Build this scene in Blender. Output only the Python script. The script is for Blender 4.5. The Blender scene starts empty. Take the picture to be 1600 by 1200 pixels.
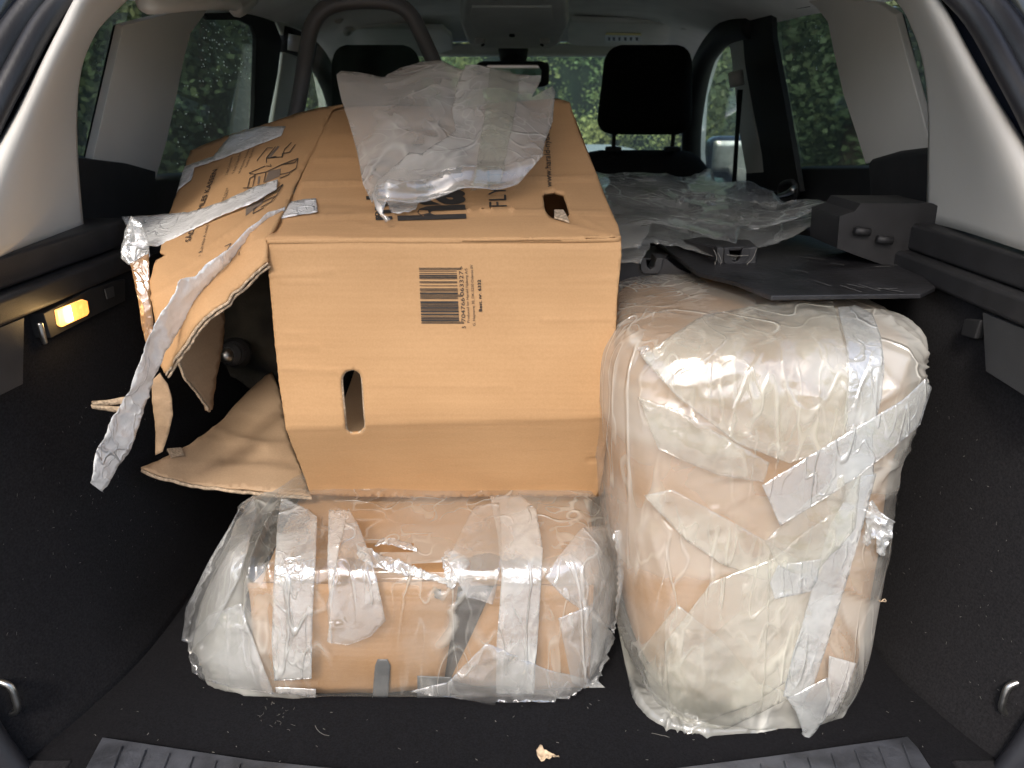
import bpy, bmesh, math, random
import numpy as np
from mathutils import Vector, Matrix, noise
from mathutils.geometry import delaunay_2d_cdt
from mathutils.bvhtree import BVHTree
random.seed(7)
R = math.radians
S = bpy.context.scene
COL = S.collection

# ------------------------------------------------------------------ camera
F = 1180.0; PITCH = R(20.2); CAMZ = 0.70
cam = bpy.data.cameras.new('camera'); camo = bpy.data.objects.new('camera', cam); COL.objects.link(camo)
camo.location = (0, 0, CAMZ); camo.rotation_euler = (R(90) - PITCH, 0, 0)
cam.sensor_width = 36; cam.lens = F / 1600 * 36; cam.clip_start = 0.02; cam.clip_end = 400
cam.dof.use_dof = True; cam.dof.focus_distance = 0.98; cam.dof.aperture_fstop = 8.5
S.camera = camo
# ------------------------------------------------------------------ light
SUN_EL = R(42); SUN_AZ = R(-165)      # azimuth the light comes FROM, measured from +Y clockwise
w = bpy.data.worlds.new('World'); S.world = w; w.use_nodes = True
nt = w.node_tree; bg = nt.nodes['Background']
sky = nt.nodes.new('ShaderNodeTexSky'); sky.sky_type = 'NISHITA'; sky.sun_disc = False
sky.sun_elevation = SUN_EL; sky.sun_rotation = SUN_AZ; sky.dust_density = 3.0; sky.ozone_density = 0.6
nt.links.new(sky.outputs[0], bg.inputs[0]); bg.inputs[1].default_value = 0.15
sl = bpy.data.lights.new('sun', 'SUN'); sl.energy = 1.15; sl.angle = R(9); sl.color = (1.0, 0.95, 0.89)
so = bpy.data.objects.new('sun', sl); COL.objects.link(so)
sd = Vector((math.sin(SUN_AZ) * math.cos(SUN_EL), math.cos(SUN_AZ) * math.cos(SUN_EL), math.sin(SUN_EL)))
so.rotation_euler = sd.to_track_quat('Z', 'Y').to_euler(); so.location = sd * 10
S.view_settings.view_transform = 'Standard'; S.view_settings.look = 'None'
S.view_settings.exposure = 1.12; S.view_settings.gamma = 1.0
S.view_settings.use_curve_mapping = False
S.cycles.max_bounces = 9; S.cycles.transparent_max_bounces = 12; S.cycles.diffuse_bounces = 5

# ------------------------------------------------------------------ pixel -> place helpers
cp, sp_ = math.cos(PITCH), math.sin(PITCH)
def D(u, v):
    x = (u - 800) / F; y = (600 - v) / F
    return Vector((x, cp + y * sp_, -sp_ + y * cp))          # unit depth along the optical axis
O = Vector((0, 0, CAMZ))
def P(u, v, Y):
    d = D(u, v); return O + d * (Y / d.y)
def PX(u, v, X):
    d = D(u, v); return O + d * (X / d.x)
def PZ(u, v, Z):
    d = D(u, v); return O + d * ((Z - CAMZ) / d.z)
def PP(u, v, p0, n):
    d = D(u, v); return O + d * ((p0 - O).dot(n) / d.dot(n))
def side(u, v, off=0.0):                                        # tilted plane of the car's side, off metres further out
    s = -1 if u < 800 else 1
    n = Vector((s, 0, 0.2)); p0 = Vector((s * (0.64 + off), 1, 0.55))
    return PP(u, v, p0, n)

# ------------------------------------------------------------------ mesh helpers
def root_of(o):
    while o.parent: o = o.parent
    return o
def obj(name, verts, faces, m, parent=None, smooth=False):
    off = Vector(root_of(parent).location) if parent else Vector((0, 0, 0))
    me = bpy.data.meshes.new(name)
    me.from_pydata([tuple(Vector(v) - off) for v in verts], [], faces); me.update()
    if m: me.materials.append(m)
    if smooth:
        me.polygons.foreach_set('use_smooth', [True] * len(me.polygons))
    o = bpy.data.objects.new(name, me); COL.objects.link(o)
    if parent: o.parent = parent
    return o
def from_bm(name, bm, m, parent=None, smooth=False):
    bmesh.ops.recalc_face_normals(bm, faces=bm.faces)
    vs = [v.co.copy() for v in bm.verts]; bm.verts.index_update()
    fs = [[v.index for v in f.verts] for f in bm.faces]; bm.free()
    return obj(name, vs, fs, m, parent, smooth)
def thing(name, label, cat, loc=(0, 0, 0), group=None):
    o = bpy.data.objects.new(name, None); COL.objects.link(o); o.location = loc; o.empty_display_size = 0.1
    o['label'] = label; o['category'] = cat
    if group: o['group'] = group
    return o
def tag(o, label, cat, group=None):
    o['label'] = label; o['category'] = cat
    if group: o['group'] = group
    return o
def bevel(o, w_, seg=2, ang=30):
    m = o.modifiers.new('bevel', 'BEVEL'); m.width = w_; m.segments = seg; m.limit_method = 'ANGLE'; m.angle_limit = R(ang)
    o.data.polygons.foreach_set('use_smooth', [True] * len(o.data.polygons))
    try: m.harden_normals = True
    except Exception: pass
    return o
def solid(o, t, off=-1):
    m = o.modifiers.new('solid', 'SOLIDIFY'); m.thickness = t; m.offset = off; return o
def box(name, lo, hi, m, parent=None, bev=0.0, seg=2):
    x0, y0, z0 = lo; x1, y1, z1 = hi
    v = [(x0,y0,z0),(x1,y0,z0),(x1,y1,z0),(x0,y1,z0),(x0,y0,z1),(x1,y0,z1),(x1,y1,z1),(x0,y1,z1)]
    f = [(0,3,2,1),(4,5,6,7),(0,1,5,4),(1,2,6,5),(2,3,7,6),(3,0,4,7)]
    o = obj(name, v, f, m, parent)
    return bevel(o, bev, seg) if bev else o
def slab(name, poly, off, m, parent=None, bev=0.0, seg=2):
    """closed prism: outline poly (3-D points) pushed by the vector off"""
    n = len(poly); off = Vector(off)
    vs = [Vector(p) for p in poly] + [Vector(p) + off for p in poly]
    fs = [list(range(n)), [n + i for i in range(n)][::-1]] + [[i, i + n, (i + 1) % n + n, (i + 1) % n] for i in range(n)]
    bm = bmesh.new(); bv = [bm.verts.new(v) for v in vs]
    for f in fs: bm.faces.new([bv[i] for i in f]).normal_update()
    bmesh.ops.triangulate(bm, faces=[f for f in bm.faces if len(f.verts) > 4], ngon_method='EAR_CLIP')
    o = from_bm(name, bm, m, parent)
    return bevel(o, bev, seg) if bev else o
def smooth_path(pts, n=6, closed=False):
    pts = [Vector(p) for p in pts]; out = []
    N = len(pts); rng = range(N if closed else N - 1)
    for i in rng:
        a = pts[(i - 1) % N] if closed or i > 0 else pts[0]
        b = pts[i]; c = pts[(i + 1) % N]
        d = pts[(i + 2) % N] if closed or i + 2 < N else pts[-1]
        for k in range(n):
            t = k / n
            out.append(0.5 * ((2 * b) + (c - a) * t + (2 * a - 5 * b + 4 * c - d) * t * t + (3 * b - a - 3 * c + d) * t ** 3))
    if not closed: out.append(pts[-1])
    return out
def tube(name, pts, r, m, parent=None, closed=False, n=6, seg=10, flat=1.0):
    path = smooth_path(pts, n, closed); N = len(path); vs = []; fs = []
    up = None
    for i, p in enumerate(path):
        if closed: t = path[(i + 1) % N] - path[i - 1]
        else: t = path[min(i + 1, N - 1)] - path[max(i - 1, 0)]
        t.normalize()
        if up is None:
            up = Vector((0, 0, 1)) if abs(t.z) < 0.9 else Vector((1, 0, 0))
        b = t.cross(up).normalized(); up = b.cross(t).normalized()
        rr = r[0] + (r[1] - r[0]) * i / (N - 1) if isinstance(r, tuple) else r
        for k in range(seg):
            a = 2 * math.pi * k / seg
            vs.append(p + b * math.cos(a) * rr + up * math.sin(a) * rr * flat)
    for i in range(N if closed else N - 1):
        j = (i + 1) % N
        for k in range(seg):
            l = (k + 1) % seg
            fs.append((i * seg + k, i * seg + l, j * seg + l, j * seg + k))
    if not closed:
        fs.append(list(range(seg))[::-1]); fs.append([(N - 1) * seg + k for k in range(seg)])
    return obj(name, vs, fs, m, parent, True)
def rbox(name, c, s, r, m, parent=None, rot=None, n=6, warp=None):
    """rounded box; c centre, s full size, r radius"""
    c = Vector(c); h = Vector(s) / 2; bm = bmesh.new()
    bmesh.ops.create_cube(bm, size=2)
    bmesh.ops.subdivide_edges(bm, edges=bm.edges[:], cuts=n, use_grid_fill=True)
    for v in bm.verts:
        q = Vector((math.copysign(abs(v.co[i]) ** 0.7, v.co[i]) * h[i] for i in range(3)))
        inner = Vector((max(-(h[i] - r), min(h[i] - r, q[i])) for i in range(3)))
        dl = q - inner
        if dl.length > 1e-9: q = inner + dl.normalized() * r
        if warp: q = warp(q, h)
        if rot: q = rot @ q
        v.co = c + q
    return from_bm(name, bm, m, parent, True)
def grid(name, rows, m, parent=None, smooth=True, closed=False):
    nr, nc = len(rows), len(rows[0]); vs = [p for r_ in rows for p in r_]; fs = []
    for i in range(nr - 1):
        for j in range(nc if closed else nc - 1):
            k = (j + 1) % nc
            fs.append((i * nc + j, i * nc + k, (i + 1) * nc + k, (i + 1) * nc + j))
    return obj(name, vs, fs, m, parent, smooth)

def inside(x, y, poly):
    c = False; n = len(poly); j = n - 1
    for i in range(n):
        xi, yi = poly[i]; xj, yj = poly[j]
        if (yi > y) != (yj > y) and x < (xj - xi) * (y - yi) / (yj - yi) + xi: c = not c
        j = i
    return c
def densify(poly, step, jag=0.0):
    out = []
    for i in range(len(poly)):
        a, b = poly[i], poly[(i + 1) % len(poly)]
        L = math.hypot(b[0] - a[0], b[1] - a[1]); n = max(1, int(L / step))
        for k in range(n):
            t = k / n; j = jag if k else 0
            out.append((a[0] + (b[0] - a[0]) * t + random.uniform(-j, j), a[1] + (b[1] - a[1]) * t + random.uniform(-j, j)))
    return out
def tri_px(outline, step, holes=(), jag=0.0):
    """triangulate an outline (with holes) into an even mesh"""
    polys = [densify(outline, step, jag)] + [densify(h, step * 0.6) for h in holes]
    pts = []; edges = []
    for pl in polys:
        b = len(pts); pts += pl; edges += [(b + i, b + (i + 1) % len(pl)) for i in range(len(pl))]
    xs = [p[0] for p in outline]; ys = [p[1] for p in outline]; y = min(ys); row = 0
    while y < max(ys):
        x = min(xs) + (step / 2 if row % 2 else 0)
        while x < max(xs):
            px, py = x + random.uniform(-.12, .12) * step, y + random.uniform(-.12, .12) * step
            if inside(px, py, polys[0]) and not any(inside(px, py, h) for h in polys[1:]):
                if min((px - q[0]) ** 2 + (py - q[1]) ** 2 for q in pts[:sum(len(p) for p in polys)]) > (step * .45) ** 2:
                    pts.append((px, py))
            x += step
        y += step * 0.87; row += 1
    r = delaunay_2d_cdt([Vector(p) for p in pts], edges, [], 0, 1e-5)
    V = [(v.x, v.y) for v in r[0]]; T = []
    for f in r[2]:
        cx = sum(V[i][0] for i in f) / 3; cy = sum(V[i][1] for i in f) / 3
        if inside(cx, cy, polys[0]) and not any(inside(cx, cy, h) for h in polys[1:]):
            T.append(tuple(f))
    used = sorted({i for t in T for i in t}); mp = {o_: i for i, o_ in enumerate(used)}
    return [V[i] for i in used], [tuple(mp[i] for i in t) for t in T]
class Depth:
    """inverse depth interpolated between anchors (u,v,Y); planes stay planes"""
    def __init__(s, anchors, stiff=0.0):
        A = np.array([(a[0] / 100, a[1] / 100) for a in anchors]); n = len(A)
        w_ = np.array([D(a[0], a[1]).y / a[2] for a in anchors])
        K = s.k(np.linalg.norm(A[:, None] - A[None], axis=2)) + np.eye(n) * stiff
        M = np.zeros((n + 3, n + 3)); M[:n, :n] = K; M[:n, n] = 1; M[:n, n + 1:] = A; M[n, :n] = 1; M[n + 1:, :n] = A.T
        if n == 3: M[:n, :n] = np.eye(3) * 1e-9
        sol = np.linalg.lstsq(M, np.concatenate([w_, np.zeros(3)]), rcond=None)[0]
        s.A, s.w, s.c = A, sol[:n], sol[n:]
        if n == 3: s.w = s.w * 0
    @staticmethod
    def k(r): return np.where(r > 1e-9, r * r * np.log(np.maximum(r, 1e-9)), 0)
    def __call__(s, u, v):
        q = np.array([u / 100, v / 100]); r = np.linalg.norm(s.A - q, axis=1)
        iv = s.w @ s.k(r) + s.c[0] + s.c[1:] @ q
        return O + D(u, v) / iv
def vnormals(V, T):
    N = [Vector((0, 0, 0)) for _ in V]
    for t in T:
        n = (V[t[1]] - V[t[0]]).cross(V[t[2]] - V[t[0]])
        for i in t: N[i] += n
    out = []
    for p, n in zip(V, N):
        n = n.normalized() if n.length > 0 else Vector((0, -1, 0))
        if n.dot(p - O) > 0: n = -n
        out.append(n)
    return out
def seg_d(x, y, a, b):
    dx, dy = b[0] - a[0], b[1] - a[1]; t = max(0, min(1, ((x - a[0]) * dx + (y - a[1]) * dy) / (dx * dx + dy * dy)))
    return math.hypot(x - a[0] - t * dx, y - a[1] - t * dy)
def ridged(p, sc, oc=3):
    a = 0; w_ = 1; tot = 0
    for o_ in range(oc):
        a += w_ * (1 - abs(noise.noise(p * sc + Vector((7.1 * o_, 3.3, 1.7))) * 2)); tot += w_; w_ *= 0.55; sc *= 2.1
    return a / tot
def crease_field(pts, nseg, anchors, amp, wd, seed, lmin=.03, lmax=.13, front=True):
    rnd = np.random.RandomState(seed); Pn = np.array([tuple(p) for p in pts]); h = np.zeros(len(Pn)); 
    for _ in range(nseg):
        while True:
            p0 = Pn[rnd.randint(len(Pn))]
            if not front or p0[1] < np.median(Pn[:, 1]): break
        if anchors and rnd.rand() < .65:
            a = anchors[rnd.randint(len(anchors))][0]; d = np.array(tuple(a)) - p0; d = d / (np.linalg.norm(d) + 1e-9) + rnd.normal(0, .12, 3)
        else:
            d = rnd.normal(0, 1, 3) * (1, .25, .6)
        d /= np.linalg.norm(d) + 1e-9; L = rnd.uniform(lmin, lmax); b = p0 + d * L
        mid = (p0 + b) / 2; sel = np.where(np.linalg.norm(Pn - mid, axis=1) < L / 2 + wd * 7)[0]
        if not len(sel): continue
        q = Pn[sel] - p0; t_ = np.clip(q @ d / L, 0, 1); dist = np.linalg.norm(q - t_[:, None] * (d * L), axis=1)
        A = amp * rnd.uniform(.3, 1) * (1 if rnd.rand() < .75 else -.7); w_ = wd * rnd.uniform(.6, 1.5)
        h[sel] += A * np.exp(-dist / w_) * np.sin(np.pi * np.clip(t_ * .92 + .04, 0, 1)) ** .6
    return h
def sheet(name, outline, place, m, parent, step=8, holes=(), jag=0.0, thick=0.003, und=0.0, und_sc=9, creases=(), rid=0.0, rid_sc=20, smooth=True, fn=None, cz=None):
    V2, T = tri_px(outline, step, holes, jag)
    V = [place(u, v) for u, v in V2]; N = vnormals(V, T)
    cf_ = crease_field(V, cz[0], None, cz[1], .003, len(V), .02, .09, False) if cz else None
    for i, (u, v) in enumerate(V2):
        h = und * noise.noise(V[i] * und_sc) if und else 0
        if rid: h += rid * (ridged(V[i], rid_sc) - 0.5)
        for a, b, am, wd in creases:
            d = seg_d(u, v, a, b)
            if d < wd * 3: h += am * math.exp(-(d / wd) ** 2)
        if fn: h += fn(u, v, V[i])
        if cz: h += cf_[i]
        V[i] = V[i] + N[i] * h
    # face the camera
    T2 = []
    for t in T:
        n = (V[t[1]] - V[t[0]]).cross(V[t[2]] - V[t[0]])
        T2.append(t if n.dot(V[t[0]] - O) < 0 else (t[0], t[2], t[1]))
    o = obj(name, V, T2, m, parent, smooth)
    o['_n'] = 0; del o['_n']
    if thick: solid(o, thick)
    return o, BVHTree.FromPolygons([tuple(x) for x in V], T2)
def caster(bvh, off, fallback=None):
    def f(u, v):
        d = D(u, v).normalized(); h = bvh.ray_cast(O, d)
        if h[0] is None: return fallback(u, v) if fallback else None
        n = h[1] if h[1].dot(d) < 0 else -h[1]
        return h[0] + n * off
    return f

# ------------------------------------------------------------------ materials
def mat(name, col, rough=0.6, metal=0.0, var=0.0, vsc=8.0, bump=0.0, bsc=60.0, spec=0.5, emis=None, es=0, detail=6, col2=None, sheen=0.0, coat=0.0):
    m = bpy.data.materials.new(name); m.use_nodes = True; t = m.node_tree; b = t.nodes['Principled BSDF']
    b.inputs['Base Color'].default_value = (*col, 1); b.inputs['Roughness'].default_value = rough
    b.inputs['Metallic'].default_value = metal; b.inputs['Specular IOR Level'].default_value = spec
    b.inputs['Sheen Weight'].default_value = sheen; b.inputs['Coat Weight'].default_value = coat
    tc = t.nodes.new('ShaderNodeTexCoord')
    if var or col2:
        n = t.nodes.new('ShaderNodeTexNoise'); n.inputs['Scale'].default_value = vsc; n.inputs['Detail'].default_value = detail
        t.links.new(tc.outputs['Object'], n.inputs['Vector'])
        r = t.nodes.new('ShaderNodeValToRGB'); r.color_ramp.elements[0].position = 0.35; r.color_ramp.elements[1].position = 0.7
        c2 = col2 or tuple(min(1, c * (1 + var)) for c in col); c1 = tuple(c * (1 - var) for c in col) if not col2 else col
        r.color_ramp.elements[0].color = (*c1, 1); r.color_ramp.elements[1].color = (*c2, 1)
        t.links.new(n.outputs[0], r.inputs[0]); t.links.new(r.outputs[0], b.inputs['Base Color'])
    if bump:
        n = t.nodes.new('ShaderNodeTexNoise'); n.inputs['Scale'].default_value = bsc; n.inputs['Detail'].default_value = 4
        t.links.new(tc.outputs['Object'], n.inputs['Vector'])
        bp = t.nodes.new('ShaderNodeBump'); bp.inputs['Strength'].default_value = bump; bp.inputs['Distance'].default_value = 0.002
        t.links.new(n.outputs[0], bp.inputs['Height']); t.links.new(bp.outputs[0], b.inputs['Normal'])
    if emis:
        b.inputs['Emission Color'].default_value = (*emis, 1); b.inputs['Emission Strength'].default_value = es
    return m
def N_(t, kind, **kw):
    n = t.nodes.new(kind)
    for k, v in kw.items():
        if k.startswith('i_'): n.inputs[int(k[2:]) if k[2:].isdigit() else k[2:]].default_value = v
        else: setattr(n, k, v)
    return n
def cardboard(name, base, dark, flute_axis='Z', rough=0.75):
    m = bpy.data.materials.new(name); m.use_nodes = True; t = m.node_tree; b = t.nodes['Principled BSDF']; L = t.links.new
    b.inputs['Roughness'].default_value = rough; b.inputs['Specular IOR Level'].default_value = 0.3
    tc = N_(t, 'ShaderNodeTexCoord')
    mp = N_(t, 'ShaderNodeMapping'); mp.inputs['Scale'].default_value = (3, 3, 26) if flute_axis == 'Z' else (3, 26, 3)
    L(tc.outputs['Object'], mp.inputs[0])
    n1 = N_(t, 'ShaderNodeTexNoise'); n1.inputs['Scale'].default_value = 3; n1.inputs['Detail'].default_value = 5; L(mp.outputs[0], n1.inputs['Vector'])
    n2 = N_(t, 'ShaderNodeTexNoise'); n2.inputs['Scale'].default_value = 420; n2.inputs['Detail'].default_value = 3; L(tc.outputs['Object'], n2.inputs['Vector'])
    n3 = N_(t, 'ShaderNodeTexNoise'); n3.inputs['Scale'].default_value = 9; n3.inputs['Detail'].default_value = 6; L(tc.outputs['Object'], n3.inputs['Vector'])
    a = N_(t, 'ShaderNodeMath', operation='MULTIPLY_ADD'); a.inputs[1].default_value = 0.22; L(n1.outputs[0], a.inputs[0]); 
    a2 = N_(t, 'ShaderNodeMath', operation='MULTIPLY_ADD'); a2.inputs[1].default_value = 0.42; a2.inputs[2].default_value = 0.0; L(n2.outputs[0], a2.inputs[0]); L(a2.outputs[0], a.inputs[2])
    a3 = N_(t, 'ShaderNodeMath', operation='MULTIPLY_ADD'); a3.inputs[1].default_value = 0.4; L(n3.outputs[0], a3.inputs[0]); L(a.outputs[0], a3.inputs[2])
    r = N_(t, 'ShaderNodeValToRGB'); r.color_ramp.elements[0].position = 0.33; r.color_ramp.elements[1].position = 0.66
    r.color_ramp.elements[0].color = (*dark, 1); r.color_ramp.elements[1].color = (*base, 1)
    L(a3.outputs[0], r.inputs[0]); L(r.outputs[0], b.inputs['Base Color'])
    wv = N_(t, 'ShaderNodeTexWave'); wv.wave_type = 'BANDS'; wv.bands_direction = flute_axis; wv.inputs['Scale'].default_value = 42; wv.inputs['Distortion'].default_value = 0.6
    wv.inputs['Detail'].default_value = 2
    L(tc.outputs['Object'], wv.inputs['Vector'])
    ad = N_(t, 'ShaderNodeMath', operation='MULTIPLY_ADD'); ad.inputs[1].default_value = 0.35; L(wv.outputs[0], ad.inputs[0]); L(n1.outputs[0], ad.inputs[2])
    bp = N_(t, 'ShaderNodeBump'); bp.inputs['Strength'].default_value = 0.16; bp.inputs['Distance'].default_value = 0.0012
    L(ad.outputs[0], bp.inputs['Height']); L(bp.outputs[0], b.inputs['Normal'])
    return m
def film(name, milk0=0.25, milk1=0.75, tint=(0.86, 0.86, 0.84), gl=0.08, rough=0.16, sc=14.0, bump=0.5, stretch=(1, 1, 1), fine=45.0, trans=0.45, line=.35, attr=False):
    """thin polythene: see-through + scattering + gloss; milkier where layers double up and along creases"""
    m = bpy.data.materials.new(name); m.use_nodes = True; t = m.node_tree; L = t.links.new
    t.nodes.remove(t.nodes['Principled BSDF']); out = t.nodes['Material Output']
    tc = N_(t, 'ShaderNodeTexCoord')
    def ridge(rot, scl, sc_, wdt, off):
        mp = N_(t, 'ShaderNodeMapping'); mp.inputs['Scale'].default_value = scl; mp.inputs['Rotation'].default_value = rot; mp.inputs['Location'].default_value = off
        L(tc.outputs['Object'], mp.inputs[0])
        n = N_(t, 'ShaderNodeTexNoise'); n.inputs['Scale'].default_value = sc_; n.inputs['Detail'].default_value = 1.2; n.inputs['Distortion'].default_value = .35; L(mp.outputs[0], n.inputs['Vector'])
        a = N_(t, 'ShaderNodeMath', operation='SUBTRACT'); a.inputs[1].default_value = .5; L(n.outputs[0], a.inputs[0])
        b = N_(t, 'ShaderNodeMath', operation='ABSOLUTE'); L(a.outputs[0], b.inputs[0])
        r = N_(t, 'ShaderNodeMapRange'); r.interpolation_type = 'SMOOTHSTEP'; r.inputs[1].default_value = 0; r.inputs[2].default_value = wdt; r.inputs[3].default_value = 1; r.inputs[4].default_value = 0
        L(b.outputs[0], r.inputs[0]); return r.outputs[0]
    r1 = ridge((0, .5, 0), (1, 1, .16), sc, .016, (0, 0, 0)); r2 = ridge((0, -.9, .2), (1, 1, .14), sc * 1.9, .02, (3, 1, 2)); r3 = ridge((.3, 1.3, 0), (1, 1, .3), sc * 4, .04, (1, 7, 2))
    mk = N_(t, 'ShaderNodeTexNoise'); mk.inputs['Scale'].default_value = 9; mk.inputs['Detail'].default_value = 2; L(tc.outputs['Object'], mk.inputs['Vector'])
    mkr = N_(t, 'ShaderNodeMapRange'); mkr.inputs[1].default_value = .42; mkr.inputs[2].default_value = .6; L(mk.outputs[0], mkr.inputs[0])
    def mul(a, b): q = N_(t, 'ShaderNodeMath', operation='MULTIPLY'); L(a, q.inputs[0]); (L(b, q.inputs[1]) if not isinstance(b, float) else setattr(q.inputs[1], 'default_value', b)); return q.outputs[0]
    def add(a, b): q = N_(t, 'ShaderNodeMath', operation='ADD'); L(a, q.inputs[0]); (L(b, q.inputs[1]) if not isinstance(b, float) else setattr(q.inputs[1], 'default_value', b)); return q.outputs[0]
    fineline = mul(r3, mkr.outputs[0])
    mk2 = N_(t, 'ShaderNodeTexNoise'); mk2.inputs['Scale'].default_value = 5; mk2.inputs['Detail'].default_value = 1; L(tc.outputs['Object'], mk2.inputs['Vector'])
    mkr2 = N_(t, 'ShaderNodeMapRange'); mkr2.inputs[1].default_value = .5; mkr2.inputs[2].default_value = .6; L(mk2.outputs[0], mkr2.inputs[0])
    lines = add(mul(r1, mkr2.outputs[0]), mul(mul(r2, .6), mkr.outputs[0]))
    fn = N_(t, 'ShaderNodeTexNoise'); fn.inputs['Scale'].default_value = fine; fn.inputs['Detail'].default_value = 3; L(tc.outputs['Object'], fn.inputs['Vector'])
    hgt = add(add(lines, mul(fineline, .25)), mul(fn.outputs[0], .35))
    bp = N_(t, 'ShaderNodeBump'); bp.inputs['Strength'].default_value = bump; bp.inputs['Distance'].default_value = 0.004; L(hgt, bp.inputs['Height'])
    n4 = N_(t, 'ShaderNodeTexNoise'); n4.inputs['Scale'].default_value = sc * 1.1; n4.inputs['Detail'].default_value = 3; n4.inputs['Distortion'].default_value = 0.8; L(tc.outputs['Object'], n4.inputs['Vector'])
    mr = N_(t, 'ShaderNodeMapRange'); mr.inputs[1].default_value = .40; mr.inputs[2].default_value = .62; mr.inputs[3].default_value = milk0; mr.inputs[4].default_value = milk1
    L(n4.outputs[0], mr.inputs[0])
    if attr:
        at = N_(t, 'ShaderNodeAttribute'); at.attribute_name = 'cling'; base = add(mul(mr.outputs[0], .6), at.outputs['Fac'])
    else: base = mr.outputs[0]
    mm = N_(t, 'ShaderNodeMath', operation='MULTIPLY_ADD'); mm.use_clamp = True; mm.inputs[1].default_value = line; L(add(lines, mul(fineline, .5)), mm.inputs[0]); L(base, mm.inputs[2])
    df = N_(t, 'ShaderNodeBsdfDiffuse'); df.inputs[0].default_value = (*tint, 1); L(bp.outputs[0], df.inputs['Normal'])
    tl = N_(t, 'ShaderNodeBsdfTranslucent'); tl.inputs[0].default_value = (*tint, 1)
    mx = N_(t, 'ShaderNodeMixShader'); mx.inputs[0].default_value = trans; L(df.outputs[0], mx.inputs[1]); L(tl.outputs[0], mx.inputs[2])
    tr = N_(t, 'ShaderNodeBsdfTransparent'); tr.inputs[0].default_value = (.98, .98, .97, 1)
    m2 = N_(t, 'ShaderNodeMixShader'); L(mm.outputs[0], m2.inputs[0]); L(tr.outputs[0], m2.inputs[1]); L(mx.outputs[0], m2.inputs[2])
    gs = N_(t, 'ShaderNodeBsdfGlossy'); gs.inputs['Roughness'].default_value = rough; L(bp.outputs[0], gs.inputs['Normal']); gs.inputs[0].default_value = (.95, .96, 1, 1)
    lw = N_(t, 'ShaderNodeLayerWeight'); lw.inputs[0].default_value = .5; L(bp.outputs[0], lw.inputs['Normal'])
    pw = N_(t, 'ShaderNodeMath', operation='POWER'); pw.inputs[1].default_value = 3; L(lw.outputs['Facing'], pw.inputs[0])
    g2 = N_(t, 'ShaderNodeMath', operation='MULTIPLY_ADD'); g2.inputs[1].default_value = .35; g2.inputs[2].default_value = gl; L(pw.outputs[0], g2.inputs[0])
    m3 = N_(t, 'ShaderNodeMixShader'); L(g2.outputs[0], m3.inputs[0]); L(m2.outputs[0], m3.inputs[1]); L(gs.outputs[0], m3.inputs[2])
    L(m3.outputs[0], out.inputs[0])
    return m
def glass(name, tint, refl=0.03, dirt=.012):
    m = bpy.data.materials.new(name); m.use_nodes = True; t = m.node_tree; L = t.links.new
    t.nodes.remove(t.nodes['Principled BSDF']); out = t.nodes['Material Output']
    tr = N_(t, 'ShaderNodeBsdfTransparent'); tr.inputs[0].default_value = (*tint, 1)
    gs = N_(t, 'ShaderNodeBsdfGlossy'); gs.inputs['Roughness'].default_value = 0.01
    lw = N_(t, 'ShaderNodeLayerWeight'); lw.inputs[0].default_value = .5
    pw = N_(t, 'ShaderNodeMath', operation='POWER'); pw.inputs[1].default_value = 4.5; L(lw.outputs['Facing'], pw.inputs[0])
    ma = N_(t, 'ShaderNodeMath', operation='MULTIPLY_ADD'); ma.inputs[1].default_value = .7; ma.inputs[2].default_value = refl; L(pw.outputs[0], ma.inputs[0])
    mx = N_(t, 'ShaderNodeMixShader'); L(ma.outputs[0], mx.inputs[0]); L(tr.outputs[0], mx.inputs[1]); L(gs.outputs[0], mx.inputs[2])
    dd = N_(t, 'ShaderNodeBsdfDiffuse'); dd.inputs[0].default_value = (.8, .82, .82, 1); tl = N_(t, 'ShaderNodeBsdfTranslucent'); tl.inputs[0].default_value = (.8, .82, .82, 1); m4 = N_(t, 'ShaderNodeMixShader'); L(dd.outputs[0], m4.inputs[1]); L(tl.outputs[0], m4.inputs[2])
    m5 = N_(t, 'ShaderNodeMixShader'); m5.inputs[0].default_value = dirt; L(mx.outputs[0], m5.inputs[1]); L(m4.outputs[0], m5.inputs[2]); L(m5.outputs[0], out.inputs[0]); return m

M = {}
M['carpet'] = mat('black carpet', (0.009, 0.009, 0.0105), 1.0, var=.3, vsc=420, bump=.5, bsc=1500, spec=.08, sheen=.01)
M['carpet_side'] = mat('side carpet', (0.0175, 0.017, 0.0185), 1.0, var=.3, vsc=380, bump=.5, bsc=1400, spec=.08, sheen=.02)
M['blackplastic'] = mat('black grained plastic', (0.022, 0.022, 0.024), 0.5, var=.2, vsc=30, bump=.25, bsc=900)
M['greyplastic'] = mat('dark grey plastic', (0.040, 0.041, 0.043), 0.55, var=.15, vsc=20, bump=.2, bsc=700)
M['trim'] = mat('stone grey pillar trim', (0.60, 0.585, 0.55), 0.5, var=.04, vsc=6, bump=.12, bsc=900, spec=.4)
M['trim_dark'] = mat('grey cloth roof lining', (0.80, 0.80, 0.77), 0.9, var=.05, vsc=12, bump=.3, bsc=900, spec=.1)
M['rubber'] = mat('rubber seal', (0.022, 0.023, 0.028), 0.4, var=.2, vsc=14, bump=.15, bsc=200)
M['paint'] = mat('dark blue paint', (0.012, 0.016, 0.030), 0.22, var=.1, vsc=5, coat=.8)
M['seat'] = mat('black seat cloth', (0.014, 0.013, 0.013), 0.95, var=.3, vsc=300, bump=.8, bsc=600, spec=.1)
M['metal'] = mat('zinc steel', (0.55, 0.55, 0.53), 0.32, metal=1, var=.15, vsc=40, bump=.3, bsc=90)
M['steel_dark'] = mat('hinge steel', (0.05, 0.055, 0.065), 0.35, metal=.6, var=.4, vsc=30, bump=.3, bsc=80)
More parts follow.
